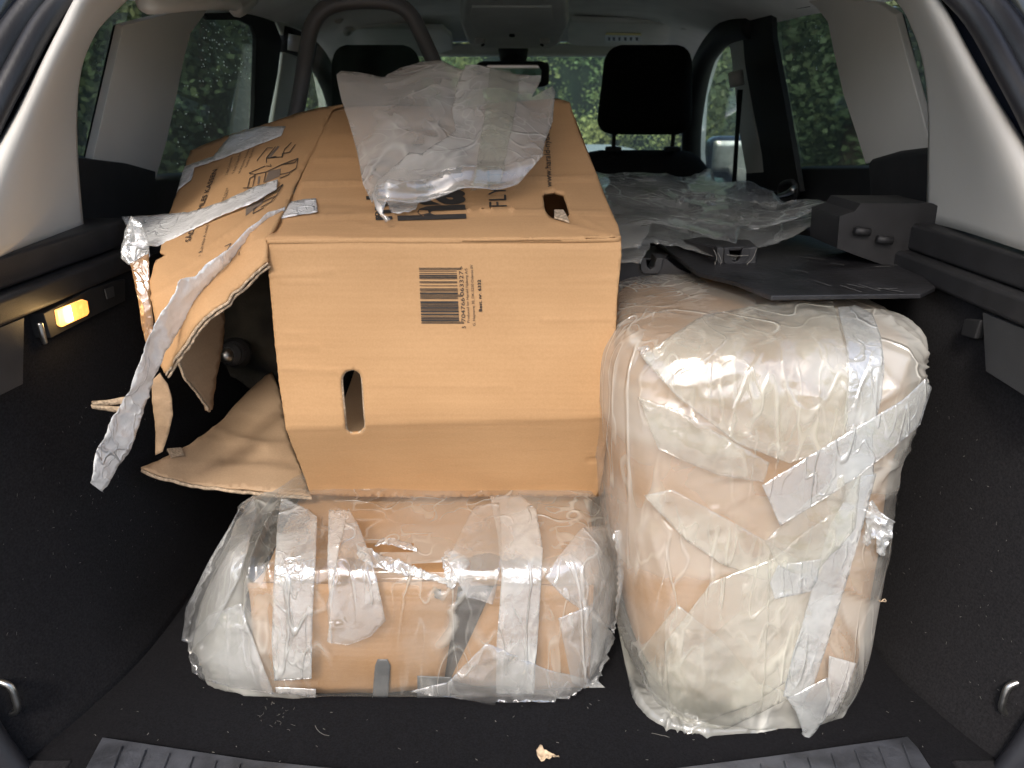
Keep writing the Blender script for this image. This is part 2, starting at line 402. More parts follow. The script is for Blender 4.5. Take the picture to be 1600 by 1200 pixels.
M['sill'] = mat('scuffed sill plastic', (0.045, 0.048, 0.056), 0.5, var=.5, vsc=24, bump=.5, bsc=160)
M['framegrey'] = mat('satin grey tube', (0.095, 0.095, 0.097), 0.42, var=.1, vsc=9, bump=.15, bsc=300)
M['card'] = cardboard('kraft cardboard', (0.46, 0.278, 0.138), (0.39, 0.228, 0.108))
M['card_top'] = cardboard('kraft cardboard on top', (0.44, 0.262, 0.128), (0.37, 0.212, 0.10), 'Y')
M['card_in'] = cardboard('inner cardboard', (0.42, 0.29, 0.18), (0.33, 0.22, 0.13))
M['card_pkg'] = cardboard('packed carton', (0.37, 0.218, 0.108), (0.29, 0.165, 0.078))
M['card_edge'] = mat('torn cardboard edge', (0.42, 0.32, 0.22), 0.9, var=.35, vsc=260, bump=1, bsc=500)
M['ink'] = mat('black ink', (0.028, 0.024, 0.022), 0.7, var=.2, vsc=120)
M['film'] = film('milky polythene wrap', 0.07, 0.26, (0.84, 0.84, 0.78), gl=.075, rough=.15, sc=7, bump=.75, fine=30, line=.42, attr=True)
M['film_big'] = film('folded polythene bag', 0.30, 0.54, (0.72, 0.70, 0.66), gl=.075, rough=.17, sc=7, bump=.6, fine=26, trans=.45, line=.3)
M['film_dark'] = film('clear polythene sheet', 0.13, 0.36, (0.76, 0.78, 0.76), gl=.15, rough=.13, sc=6, bump=.6, fine=14, line=.35)
M['tape'] = film('clear parcel tape', 0.22, 0.42, (0.88, 0.91, 0.90), gl=.18, rough=.17, sc=14, bump=.7, fine=150, line=.2)
M['tape_flap'] = film('crinkled tape whitened for sun', 0.66, 0.92, (0.93, 0.93, 0.92), gl=.20, rough=.17, sc=16, bump=.9, fine=110, line=.25, trans=.18)  # sunlit brightness of the clear tape is put into this milky white
M['tape_thin'] = film('thin clear tape', 0.28, 0.5, (0.84, 0.84, 0.82), gl=.12, rough=.16, sc=22, bump=.6, fine=160, line=.2)
M['tape_warm_lit'] = film('brown tape tinted by warm light', 0.75, 0.97, (0.50, 0.30, 0.15), gl=.12, rough=.22, sc=18, bump=.6, fine=60)  # orange of the light coming through is put into this brown tint
M['glass'] = glass('windscreen glass', (0.86, 0.93, 0.88), dirt=.05)
M['glass_dark'] = glass('tinted privacy glass', (0.46, 0.52, 0.49), refl=.05, dirt=.025)
M['glass_pane'] = glass('clear pane', (0.75, 0.77, 0.76))
M['white'] = mat('white label', (0.75, 0.75, 0.75), 0.5); M['yellow'] = mat('yellow label', (0.75, 0.6, 0.12), 0.5)
M['lint'] = mat('pale lint', (0.22, 0.21, 0.19), 0.9)
M['paperscrap'] = mat('paper scrap', (0.55, 0.42, 0.28), 0.9, var=.3, vsc=90, bump=1, bsc=200)
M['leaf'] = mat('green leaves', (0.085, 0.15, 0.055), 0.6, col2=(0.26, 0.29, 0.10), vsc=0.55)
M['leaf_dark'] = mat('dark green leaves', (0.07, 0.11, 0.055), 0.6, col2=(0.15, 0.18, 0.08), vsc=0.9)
M['bark'] = mat('bark', (0.11, 0.085, 0.06), 0.9, var=.4, vsc=9, bump=1, bsc=20)
M['asphalt'] = mat('pale gravelly asphalt', (0.26, 0.255, 0.25), 0.5, var=.2, vsc=3, bump=.4, bsc=60)
M['grass'] = mat('dry verge grass', (0.14, 0.13, 0.045), 0.9, col2=(0.08, 0.12, 0.03), vsc=2, bump=1, bsc=30)
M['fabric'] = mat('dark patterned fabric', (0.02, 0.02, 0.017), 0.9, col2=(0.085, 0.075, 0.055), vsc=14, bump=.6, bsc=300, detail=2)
M['black'] = mat('matt black', (0.012, 0.012, 0.013), 0.7, var=.2, vsc=30)

# ================================================================== SETTING
def struct(o): o['kind'] = 'structure'; return o
GZ = -0.72
def plane(name, x0, x1, y0, y1, z, m):
    return struct(obj(name, [(x0,y0,z),(x1,y0,z),(x1,y1,z),(x0,y1,z)], [(0,1,2,3)], m))
plane('ground', -150, 150, -150, 150, GZ - .008, M['grass'])
plane('road', -4.5, 3.4, -40, 21, GZ, M['asphalt'])

# trees and hedge: leaf faces in clumps
def leaf_clumps(n_clump, per, ext, size, seed, shell=True):
    rnd = random.Random(seed); vs = []; fs = []
    for _ in range(n_clump):
        while True:
            c = Vector((rnd.uniform(-1, 1), rnd.uniform(-1, 1), rnd.uniform(-1, 1)))
            if not shell or .35 < c.length < 1: break
        c = Vector((c.x * ext[0], c.y * ext[1], c.z * ext[2])); rad = rnd.uniform(.25, .6)
        for _ in range(per):
            p = c + Vector((rnd.gauss(0, 1), rnd.gauss(0, 1), rnd.gauss(0, 1))) * rad * .5
            a = Vector((rnd.gauss(0, 1), rnd.gauss(0, 1), rnd.gauss(0, 1))).normalized(); b = a.orthogonal().normalized()
            s = size * rnd.uniform(.6, 1.4); i = len(vs)
            vs += [p, p + (a + b) * s * .5, p + a * s * 1.3, p + (a - b) * s * .5]; fs.append((i, i + 1, i + 2, i + 3))
    return vs, fs
hg = thing('hedge', 'tall sunlit green hedge seen through the windscreen ahead of the car', 'hedge', (0, 25, GZ))
v_, f_ = leaf_clumps(640, 90, (9, 1.6, 3.6), .09, 3, False)
o = obj('foliage', [Vector(p) + Vector((0, 25, GZ + 3.4)) for p in v_], f_, M['leaf'], hg); o['kind'] = 'stuff'
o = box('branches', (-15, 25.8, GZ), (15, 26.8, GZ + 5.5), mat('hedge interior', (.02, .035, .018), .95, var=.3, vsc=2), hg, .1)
def tree(loc, label, s=1.0, proto=[None], trunk=.16):
    if proto[0] is None:
        t = thing('tree', label, 'tree', (0, 0, 0), 'trees beside the car')
        v_, f_ = leaf_clumps(260, 75, (2.2, 2.2, 2.6), .065, 11)
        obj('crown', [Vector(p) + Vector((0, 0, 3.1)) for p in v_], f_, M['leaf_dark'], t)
        tube('trunk', [(0, 0, -.1), (.05, .02, 1.5), (-.04, 0, 3.4)], (trunk, trunk * .6), M['bark'], t)
        proto[0] = t
    else:
        t = proto[0].copy(); COL.objects.link(t)
        for ch in proto[0].children:
            c = ch.copy(); COL.objects.link(c); c.parent = t
    t['label'] = label; t.location = loc; t.scale = (s, s, s); t.rotation_euler = (0, 0, random.uniform(0, 6)); return t
tree((-4.6, 8.2, GZ), 'dark leafy tree outside the left rear door window', 1.0)
tree((-6.8, 9.5, GZ), 'dark leafy tree seen through the left rear corner window', 1.15)
tree((-5.6, 15, GZ), 'green tree seen through the left front door window', 1.1)
tree((3.95, 9.2, GZ), 'leafy tree standing close outside the right rear door window', 1.0)
tree((6.9, 9.0, GZ), 'dark tree seen through the right rear corner window', 1.2)
tree((4.9, 14.5, GZ), 'green tree seen through the right front door window', 1.05)
for s_, lb in ((-1, 'dark hedge running along the left side of the road'), (1, 'dark hedge running along the right side of the road')):
    hg2 = thing('hedge', lb, 'hedge', (s_ * 8.5, 12, GZ))
    v_, f_ = leaf_clumps(620, 60, (1.0, 10, 2.6), .09, 5 + s_, False)
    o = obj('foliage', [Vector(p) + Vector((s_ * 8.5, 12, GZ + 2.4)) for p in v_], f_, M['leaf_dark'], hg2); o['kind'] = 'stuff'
    box('branches', (s_ * 9.1 - .4, 0, GZ), (s_ * 9.1 + .4, 24, GZ + 4.3), M['leaf_dark'], hg2, .1)

hg3 = thing('hedge', 'unseen dark green hedge added behind the open tailgate to cut sky glare', 'hedge', (0, -14, GZ))  # hedge added out of view for reflections and to lower sky glare
v_, f_ = leaf_clumps(260, 50, (16, 1.4, 2.6), .2, 9, False)
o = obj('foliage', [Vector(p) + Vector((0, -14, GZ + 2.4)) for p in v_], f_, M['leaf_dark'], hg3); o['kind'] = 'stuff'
box('branches', (-18, -15.4, GZ), (18, -14.5, GZ + 4.3), M['leaf_dark'], hg3, .1)
# ================================================================== CAR
car = thing('car', 'dark blue estate car seen into its open boot, with black carpet and pale grey pillars', 'car', (0, 1.5, GZ))
C_ = car
# --- floor, sides
box('boot_floor', (-.62, .645, -.03), (.62, 1.45, 0), M['carpet'], C_)
box('cabin_floor', (-.66, 1.45, -.35), (.66, 3.3, -.3), M['carpet'], C_)
box('sill_wall', (-.60, .55, -.30), (.60, .645, -.032), M['greyplastic'], C_)
for s in (-1, 1):
    # carpeted side wall: runs from the seat back to the opening and flares outward there
    prof = [(1.75, .535), (1.35, .525), (1.10, .515), (.95, .515), (.82, .525), (.74, .545), (.68, .568), (.62, .60)]
    rows = []
    for z, dx in ((-.03, -.03), (.012, -.022), (.05, -.006), (.15, 0.0), (.30, .010), (.40, .012), (.4875, .010)):
        row = []
        row = [Vector((s * (q.y + dx + .004 * noise.noise(Vector((q.x * 6, z * 6, s)))), q.x, z)) for q in smooth_path([(a, b, 0) for a, b in prof], 4)]
        rows.append(row)
    o = grid('side_carpet', rows, M['carpet_side'], C_); solid(o, .02, -1 if s > 0 else 1)
    # ledge above the carpet (load cover support): upper step and lower lip
    xa, xb = (.534, .62) if s > 0 else (-.62, -.534)
    box('ledge', (xa, .60, .518), (xb, 1.08, .553), M['blackplastic'], C_, .005)
    xa, xb = (.519, .62) if s > 0 else (-.62, -.519)
    box('ledge_lip', (xa, .60, .488), (xb, 1.035, .517), M['blackplastic'], C_, .006)
    # outer body side
    ybody = [(-.72, .0), (-.40, .06), (.1, .08), (.52, .06), (.87, -.06)]
    o = grid('body_side', [[Vector((s * (.72 + b), y, z)) for y in (.52, 1.2, 2.2, 3.3, 4.2)] for z, b in ((-.5, .05), (-.2, .08), (.1, .09), (.50, .07))], M['paint'], C_); solid(o, .01)
# ledge details: sloping front lip of the ledges traced from the photograph
def ledge_poly(pts, X):
    return [PX(u, v, X) for u, v in pts]
slab('lower_trim', [PX(*p, -.522) for p in ((-60, 540), (0, 512), (38, 496), (36, 600), (0, 618), (-60, 645))], (-.02, 0, 0), M['greyplastic'], C_, .004)
slab('lower_trim', [PX(*p, .522) for p in ((1535, 488), (1600, 514), (1660, 540), (1660, 645), (1600, 618), (1540, 580))], (.02, 0, 0), M['greyplastic'], C_, .004)
# shelf brackets further in
def zslab(name, pts, z, th, m, bev=.004):
    return slab(name, [PZ(u, v, z) for u, v in pts], (0, 0, -th), m, C_, bev)
# left deck between corner trim and pillar
def sslab(name, pts, off, th, m, bev=.004, seg=2, parent=None):
    s = -1 if pts[0][0] < 800 else 1
    return slab(name, [side(u, v, off) for u, v in pts], Vector((s, 0, .2)).normalized() * th, m, parent or C_, bev, seg)
# --- D pillars (rounded cross-section lofts)
def pillar(rows):
    out = []
    for row in rows:
        pts = [PX(u, v, X) for u, v, X in row]
        out.append(smooth_path(pts, 6))
    out2 = [[None] * len(out[0]) for _ in range(0)]
    cols = list(zip(*out)); cols = [smooth_path(c, 4) for c in cols]
    o = grid('rear_pillar_trim', [list(r) for r in zip(*cols)], M['trim'], C_); solid(o, .006, 0); return o
pillar([
    [(128, 360, -.572), (70, 378, -.555), (0, 400, -.540), (-45, 414, -.538), (-95, 428, -.565)],
    [(119, 260, -.572), (80, 285, -.555), (28, 290, -.533), (-10, 285, -.535), (-45, 300, -.56)],
    [(117, 170, -.565), (90, 185, -.548), (62, 180, -.520), (40, 170, -.520), (20, 192, -.545)],
    [(124, 105, -.550), (108, 110, -.532), (92, 100, -.500), (76, 92, -.500), (58, 120, -.53)],
    [(140, 62, -.535), (128, 58, -.515), (115, 50, -.485), (100, 42, -.488), (88, 68, -.515)],
    [(160, 32, -.520), (150, 18, -.500), (140, 2, -.470), (128, -10, -.470), (115, 24, -.50)],
    [(215, -20, -.49), (200, -35, -.47), (185, -50, -.45), (172, -60, -.45), (150, -25, -.48)]])
pillar([
    [(1450, 346, .572), (1515, 363, .555), (1600, 390, .540), (1650, 405, .538), (1700, 420, .565)],
    [(1453, 250, .572), (1500, 265, .555), (1565, 285, .533), (1605, 280, .535), (1645, 300, .56)],
    [(1453, 160, .565), (1482, 170, .548), (1520, 175, .520), (1548, 165, .520), (1572, 185, .545)],
    [(1444, 90, .550), (1462, 95, .532), (1485, 90, .500), (1505, 82, .500), (1526, 108, .53)],
    [(1428, 42, .535), (1443, 40, .515), (1460, 32, .485), (1476, 22, .488), (1492, 48, .515)],
    [(1406, 3, .520), (1418, -8, .500), (1430, -22, .470), (1442, -30, .470), (1464, 0, .50)],
    [(1350, -45, .49), (1368, -58, .47), (1385, -72, .45), (1398, -82, .45), (1425, -45, .48)]])
# --- rubber seals round the opening and the body flange, following the same curve further out
for s in (-1, 1):
    base = [(.545, .66, -.02), (.585, .665, .12), (.592, .70, .33), (.58, .765, .50), (.555, .825, .64), (.525, .885, .735), (.488, .945, .815), (.40, .99, .875), (.2, 1.01, .90), (0, 1.015, .905)]
    def ofs(dx, dy, dz=0): return [(s * (x + dx * min(1, x / .3)), y + dy, z + dz + (dx * .8 if x < .45 else 0)) for x, y, z in base]
    tube('door_seal', ofs(.004, -.014), .013, M['rubber'], C_, seg=12)
    tube('door_seal', ofs(.026, -.022), .016, M['rubber'], C_, seg=12)
    tube('body_flange', ofs(.055, -.036), .020, M['paint'], C_, seg=12)
    tube('body_flange', ofs(.078, -.062), .0035, M['metal'], C_, seg=8)
    # hinge and gas strut seen at the upper corner
    hx = s * .60
    tube('gas_strut', [(s * .66, .80, .60), (s * .62, .62, .93), (s * .60, .5, 1.15)], .011, M['steel_dark'], C_)
    o = tube('tailgate_hinge', [(s * .545, .93, .80), (s * .60, .84, .83), (s * .63, .78, .90)], .014, M['steel_dark'], C_)
    for q in ((s * .60, .80, .765), (s * .625, .76, .70), (s * .585, .85, .83)):
        tube('hinge_bolt', [q, (q[0], q[1] - .015, q[2])], .009, M['metal'], C_, n=1)
    # rear quarter body beyond the seals
    rows = [[Vector((s * (x - .004), y + .035, z)), Vector((s * (x + .03), y + .005, z)), Vector((s * (x + .07), y - .03, z)), Vector((s * (x + .15), y - .03, z)), Vector((s * (x + .20), y + .35, z + .02))] for x, y, z in base[:8]]
    o = grid('quarter_panel', rows, M['paint'], C_); solid(o, .004)
# open tailgate overhead
rows = []
for y, z, hw in ((1.02, .955, .50), (.80, 1.13, .58), (.45, 1.33, .62), (.05, 1.46, .62), (-.12, 1.44, .58)):
    rows.append([Vector((x * hw, y, z + .03 * (1 - x * x))) for x in np.linspace(-1, 1, 13)])
o = grid('tailgate', rows, M['paint'], C_); solid(o, .05)
# roof skin and lining
zc = [(.96, .885), (1.3, .93), (1.7, .948), (2.1, .958), (2.5, .955), (2.82, .905)]
rows = []; rows2 = []
for y, z in zc:
    row = []
    for x in np.linspace(-1, 1, 25):
        hw = .60 - .04 * (y < 1)
        drop = .075 * abs(x) ** 4
        row.append(Vector((x * hw, y, z - drop)))
    rows.append(row); rows2.append([p + Vector((p.x * .1, 0, .05)) for p in row])
grid('roof_lining', rows, M['trim_dark'], C_)
grid('roof', rows2, M['paint'], C_)
# --- rear quarter: glass, C pillar, door, left then right
def quarter(pts_glass, bar, cpil, ctrim, cseam=None):
    sslab('quarter_glass', pts_glass, .035, .004, M['glass_dark'], 0)
    sslab('glass_surround', bar, .006, .010, M['blackplastic'], .003)
    sslab('centre_pillar_trim', cpil, -.012, .012, M['trim'], .005, 3)
    sslab('shoulder_trim', ctrim, -.02, .05, M['blackplastic'], .012, 3)
quarter([(60, 300), (85, 20), (200, 20), (150, 270), (100, 300)],
        [(186, 40), (197, 40), (149, 268), (136, 262)],
        [(193, 40), (330, 5), (318, 25), (298, 52), (288, 90), (276, 150), (262, 215), (243, 280), (143, 258)],
        [(100, 245), (143, 249), (200, 256), (243, 268), (243, 290), (240, 345), (238, 420), (90, 420)])
quarter([(1420, 60), (1385, 10), (1490, 20), (1500, 300), (1448, 300)],
        [(1394, 20), (1403, 22), (1459, 245), (1446, 235)],
        [(1245, -10), (1275, 12), (1293, 35), (1302, 80), (1318, 150), (1338, 210), (1352, 256), (1455, 232), (1398, 22), (1370, 5)],
        [(1353, 250), (1400, 236), (1480, 226), (1520, 420), (1365, 420), (1358, 315)])
# right bracket block with clip pins
slab('shelf_bracket', [P(u, v, 1.02) for u, v in ((1336, 330), (1345, 318), (1458, 318), (1500, 340), (1500, 440), (1390, 432), (1380, 414), (1340, 400), (1308, 388), (1312, 338))], (0, .10, .0), M['blackplastic'], C_, .006)
for u, v in ((1345, 360), (1380, 373)):
    tube('clip_pin', [P(u - 9, v, 1.012), P(u + 14, v + 3, 1.012)], .0055, M['blackplastic'], C_, n=1)
# rear doors
def door(glass_pts, frame_out, frame_in, panel, belt, handle, s):
    d = sslab('rear_door', panel, .03, .03, M['blackplastic'], .012, 3)
    sslab('window_pane', glass_pts, .055, .004, M['glass_dark'], 0, parent=d)
    sslab('window_frame', frame_out, .0, .012, M['black'], .004, parent=d)
    return d
dl = door([(225, 310), (225, 20), (400, 20), (380, 310)],
          [(384, 330), (398, 180), (402, 60), (396, 42), (375, 32), (325, 32), (322, 22), (400, 20), (430, 34), (441, 62), (434, 120), (420, 190), (400, 330)],
          None, [(240, 277), (310, 272), (430, 268), (430, 420), (225, 420)], None, None, -1)
dr = door([(1190, 310), (1175, 5), (1300, 10), (1380, 310)],
          [(1205, 20), (1265, 11), (1262, 3), (1205, 7), (1172, 20), (1160, 40), (1162, 90), (1176, 170), (1190, 240), (1196, 300), (1250, 300), (1238, 230), (1222, 140), (1207, 60)],
          None, [(1198, 282), (1215, 268), (1245, 263), (1360, 262), (1375, 420), (1190, 420)], None, None, 1)
# inner door pull with chrome lever
tube('handle', [side(1219, 305, -.005), side(1222, 288, -.005), side(1240, 285, -.005), side(1243, 305, -.005), side(1232, 312, -.005)], .006, M['greyplastic'], dr, closed=True)
tube('lever', [side(1216, 306, -.012), side(1230, 302, -.012), side(1240, 296, -.012)], (.004, .009), M['metal'], dr)
# B pillars, front door frames, seat belts
sslab('door_pillar_trim', [(430, 25), (480, 10), (486, 60), (476, 120), (470, 200), (455, 300), (415, 300), (425, 200), (440, 110), (446, 62)], .0, .012, M['trim'], .005, 3)
sslab('door_pillar_trim', [(1112, 40), (1165, 15), (1160, 40), (1166, 110), (1180, 200), (1198, 270), (1178, 272), (1168, 280), (1152, 190), (1146, 120), (1140, 75), (1130, 60)], .0, .012, M['trim'], .005, 3)
slab('door_pillar_base', [side(u, v, .0) for u, v in ((1165, 268), (1200, 268), (1200, 330), (1165, 330))], (.03, 0, 0), M['black'], C_, .004)
tube('belt_anchor', [side(1149, 112, -.03), side(1152, 134, -.03)], .018, M['trim'], C_, n=2)
tube('belt_anchor', [side(463, 55, -.03), side(461, 80, -.03)], .02, M['trim'], C_, n=2)
slab('seat_belt', [side(u, v, -.05) for u, v in ((1153, 140), (1161, 140), (1155, 210), (1150, 300), (1143, 300), (1149, 210))], (0, .004, 0), M['black'], C_)
# front door frame arcs + glass (farther forward)
def fside(u, v, off=0):                                            # the front doors lean in towards the windscreen
    s = -1 if u < 800 else 1
    return PP(u, v, Vector((s * (.66 + off), 2.1, .55)), Vector((s, .10, 0.25)))
tube('front_door_frame', [fside(1086, 330), fside(1080, 240), fside(1084, 170), fside(1098, 100), fside(1122, 62), fside(1150, 44), fside(1180, 40)], .032, M['black'], C_)
tube('front_door_frame', [fside(540, 230), fside(530, 180), fside(515, 130), fside(495, 92), fside(470, 70), fside(440, 60)], .032, M['black'], C_)
slab('front_window', [fside(u, v, .04) for u, v in ((1095, 300), (1085, 200), (1100, 110), (1135, 55), (1200, 55), (1220, 330))], (.004, 0, 0), M['glass'], C_)
slab('front_window', [fside(u, v, .04) for u, v in ((535, 300), (535, 200), (515, 110), (475, 65), (400, 55), (380, 330))], (-.004, 0, 0), M['glass'], C_)
# door mirror outside the right front window
dm = rbox('door_mirror', fside(1142, 245, .22), (.20, .12, .15), .045, M['paint'], C_, n=5)
c0 = fside(1138, 243, .21)
rbox('mirror_glass', c0 + Vector((0, -.062, 0)), (.15, .006, .11), .003, M['metal'], dm, n=3)
# A pillars
for pts in ([(1062, 60), (1063, 90), (1070, 150), (1074, 240), (1076, 330), (1100, 330), (1092, 240), (1096, 150), (1112, 95), (1140, 40), (1100, 25)],
            [(540, 70), (538, 95), (532, 160), (530, 240), (528, 330), (500, 330), (512, 240), (508, 160), (498, 105), (470, 70), (470, 30), (500, 30)]):
    s = 1 if pts[0][0] > 800 else -1
    slab('windscreen_pillar_trim', [PP(u, v, Vector((s * .60, 2.75, .8)), Vector((s * .7, .75, .25))) for u, v in pts], Vector((s * .03, .03, .0)), M['trim'], C_, .008, 3)
# windscreen, dashboard, bonnet
WA, WB = 2.86, 3.35
slab('windscreen', [(-.62, WA, .89), (.62, WA, .89), (.76, WB, .50), (-.76, WB, .50)], (0, .004, .004), M['glass'], C_)
box('windscreen_header', (-.62, 2.80, .862), (.62, 2.88, .90), M['trim_dark'], C_, .01)
rbox('dashboard', (0, 3.05, .365), (1.36, .6, .26), .06, M['blackplastic'], C_)
rbox('bonnet', (0, 4.05, .415), (1.40, 1.2, .16), .07, mat('silver bonnet', (.5, .55, .58), .25, metal=.3, var=.05), C_)
# overhead console
def zat(y): return np.interp(y, [a for a, b in zc], [b for a, b in zc])
def consol(u, v):                       # sloping panel of the console
    return PP(u, v, Vector((0, 2.1, .925)), Vector((0, .16, 1)))
cons = slab('overhead_console', [consol(u, v) for u, v in ((724, -6), (884, -6), (888, 40), (876, 68), (862, 77), (744, 77), (730, 68), (720, 40))], (0, .02, .09), M['trim_dark'], C_, .012, 3)
slab('console_lid', [consol(u, v) + Vector((0, 0, -.002)) for u, v in ((737, 6), (862, 6), (866, 30), (855, 46), (745, 46), (733, 30))], (0, 0, -.006), M['trim_dark'], cons, .004, 2)
for u in (750, 851):
    c = consol(u, 62)
    rbox('reading_lamp', c, (.03, .03, .022), .009, M['trim'], cons, n=4)
    tube('lamp_switch', [consol(u + (4 if u < 800 else -4), 65) + Vector((0, -.012, -.008)), consol(u + (5 if u < 800 else -5), 66) + Vector((0, -.018, -.010))], .006, M['black'], cons, n=1)
rbox('microphone', consol(800, 53) + Vector((0, 0, -.004)), (.016, .016, .008), .003, M['black'], cons, n=3)
# sun visors (right one with a small warning label)
def visor(pts, n=3):
    pl = lambda u, v: PP(u, v, Vector((0, 2.70, .885)), Vector((0, .2, 1)))
    ps = [pl(u, v) for u, v in pts]
    return slab('sun_visor', ps, (0, .004, .018), M['trim_dark'], C_, .008, 3), pl
vr, pl = visor([(892, 34), (1060, 38), (1067, 50), (1066, 76), (1050, 77), (900, 72), (885, 68), (884, 48)])
slab('warning_label', [pl(u, v) + Vector((0, -.001, -.0015)) for u, v in ((945, 54), (1002, 55), (1002, 65), (944, 63))], (0, 0, -.0006), M['white'], vr)
slab('warning_label', [pl(u, v) + Vector((0, -.001, -.0015)) for u, v in ((948, 50), (1001, 51), (1002, 54.6), (945, 53.6))], (0, 0, -.0006), M['yellow'], vr)
for i, u in enumerate((950, 957, 966, 975, 984, 993)):
    slab('label_print', [pl(u, 56.5) + Vector((0, -.001, -.003)), pl(u + 4, 56.7) + Vector((0, -.001, -.003)), pl(u + 3 + i % 2, 62) + Vector((0, -.001, -.003)), pl(u + .5, 61.5) + Vector((0, -.001, -.003))], (0, 0, -.0004), M['greyplastic'], vr)
visor([(560, 44), (692, 46), (706, 58), (708, 78), (690, 84), (545, 88), (534, 74), (536, 54)])
# grab handles
tube('grab_handle', [PX(1046, 20, .50), PX(1052, 6, .50), PX(1076, 18, .51), PX(1072, 40, .515), PX(1062, 38, .505)], .011, M['trim'], C_)
tube('grab_handle', [PX(528, 30, -.48), PX(548, 18, -.48), PX(560, 34, -.485), PX(542, 50, -.49)], .012, M['trim'], C_)
tube('grab_handle', [PX(226, 0, -.50), PX(236, 8, -.49), PX(300, 4, -.485), PX(360, 4, -.48), PX(372, 16, -.48), PX(394, -2, -.49)], .012, M['trim'], C_)
# interior mirror
mr = rbox('interior_mirror', P(801, 116, 2.62), (.235, .045, .078), .02, M['black'], C_, n=6)
tube('mirror_stem', [P(802, 78, 2.72), P(802, 90, 2.69), P(802, 102, 2.65)], (.05, .04), M['black'], mr)
slab('mirror_glass', [P(u, v, 2.588) for u, v in ((762, 102), (840, 102), (846, 110), (845, 128), (757, 128), (756, 110))], (0, -.002, 0), mat('mirror', (.8, .82, .82), .02, metal=1), mr)
# front seats
def front_seat(cx, s_lbl):
    st = rbox('front_seat', (cx, 2.32, .25), (.50, .14, .66), .07, M['seat'], C_, n=8, warp=lambda q, h: Vector((q.x * (1 - .30 * max(0, q.z / h.z) ** 3), q.y, q.z)))
    rbox('headrest', (cx, 2.28, .741), (.255, .10, .235), .045, M['seat'], st, n=8, warp=lambda q, h: Vector((q.x * (1 - .08 * (q.z / h.z)), q.y, q.z)))
    for d in (-.085, .085):
        tube('headrest_post', [(cx + d, 2.28, .56), (cx + d, 2.28, .66)], .006, M['black'], st, n=1)
        rbox('post_collar', (cx + d, 2.28, .584), (.045, .04, .014), .005, M['black'], st, n=3)
front_seat(P(1008, 170, 2.28).x, 0); front_seat(P(592, 170, 2.28).x, 0)
# folded rear seat backs
for x0, x1 in ((-.60, -.02), (-.015, .60)):
    rbox('folded_rear_seat', ((x0 + x1) / 2, 1.80, .12), (x1 - x0, .75, .20), .04, M['seat'], C_, n=6)
box('boot_step', (-.53, 1.40, -.02), (.53, 1.46, .20), M['carpet'], C_, .01)
# --- load sill plate with raised ribs
sill_o = [PZ(u, v, .006) for u, v in ((160, 1152), (280, 1170), (400, 1188), (560, 1204), (800, 1212), (1040, 1202), (1200, 1182), (1320, 1165), (1418, 1151), (1434, 1168), (1480, 1240), (1540, 1340), (60, 1340), (118, 1230))]
sill = slab('load_sill', sill_o, (0, 0, -.03), M['sill'], C_, .003)
rib_me = None
for i in range(34):
    u0 = 190 + i * 37.0
    vt = np.interp(u0, [160, 400, 560, 800, 1040, 1200, 1420], [1152, 1188, 1204, 1212, 1202, 1182, 1151]) + 12
    a = PZ(u0, vt, .006); b = PZ(u0 + (800 - u0) * -.11, 1340, .006)
    for kk, (dx, zz) in enumerate(((0, .0035),)):
        w2 = Vector((.0016, 0, 0)); h2 = Vector((0, 0, .0032))
        vs = [a - w2, a + w2, b + w2, b - w2, a - w2 * .5 + h2, a + w2 * .5 + h2, b + w2 * .5 + h2, b - w2 * .5 + h2]
        obj('rib', vs, [(4, 5, 6, 7), (0, 1, 5, 4), (1, 2, 6, 5), (2, 3, 7, 6), (3, 0, 4, 7)], M['sill'], sill)
box('bumper', (-.78, .36, -.42), (.78, .54, -.06), M['paint'], C_, .04, 4)
# boot corner gussets beside the sill
for s in (-1, 1):
    x0 = .50 if s > 0 else -.72; x1 = .72 if s > 0 else -.50
    box('corner_trim', (x0, .40, -.03), (x1, .66, .002), M['carpet_side'], C_, .003)
# lashing eyes
for (u, v, s) in ((1590, 1092, 1), (2, 1092, -1)):
    c = PX(u, v, s * .573)
    k = s
    tube('lashing_eye', [c + Vector((-k * .012, 0, .020)), c + Vector((k * .012, 0, .024)), c + Vector((k * .02, 0, .0)), c + Vector((k * .012, 0, -.022)), c + Vector((-k * .012, 0, -.018)), c + Vector((-k * .016, 0, 0))], .0038, M['metal'], C_, closed=True)
rnd = random.Random(8)
for s, boxes in ((-1, [((310, 390), (35, 130), 90), ((270, 330), (130, 260), 30), ((140, 190), (60, 120), 14)]), (1, [((1240, 1290), (20, 110), 16), ((1405, 1440), (40, 80), 10)])):
    V = []; Fc = []
    for (u0, u1), (v0, v1), n in boxes:
        for _ in range(n):
            p = side(rnd.uniform(u0, u1), rnd.uniform(v0, v1), .036 if (u0 < 200 or u0 > 1400) else .054); r_ = rnd.uniform(.0009, .0026); i = len(V)
            V += [p + Vector((0, r_, 0)), p + Vector((0, 0, r_)), p - Vector((0, r_, 0)), p - Vector((0, 0, r_)), p - Vector((s * r_ * .7, 0, 0)), p + Vector((s * r_ * .7, 0, 0))]
            for a, b in ((0, 1), (1, 2), (2, 3), (3, 0)): Fc += [(i + a, i + b, i + 4), (i + b, i + a, i + 5)]
    o = obj('rain_drops', V, Fc, mat('rain drop', (.75, .8, .82), .12, spec=1), C_, True); o['kind'] = 'stuff'
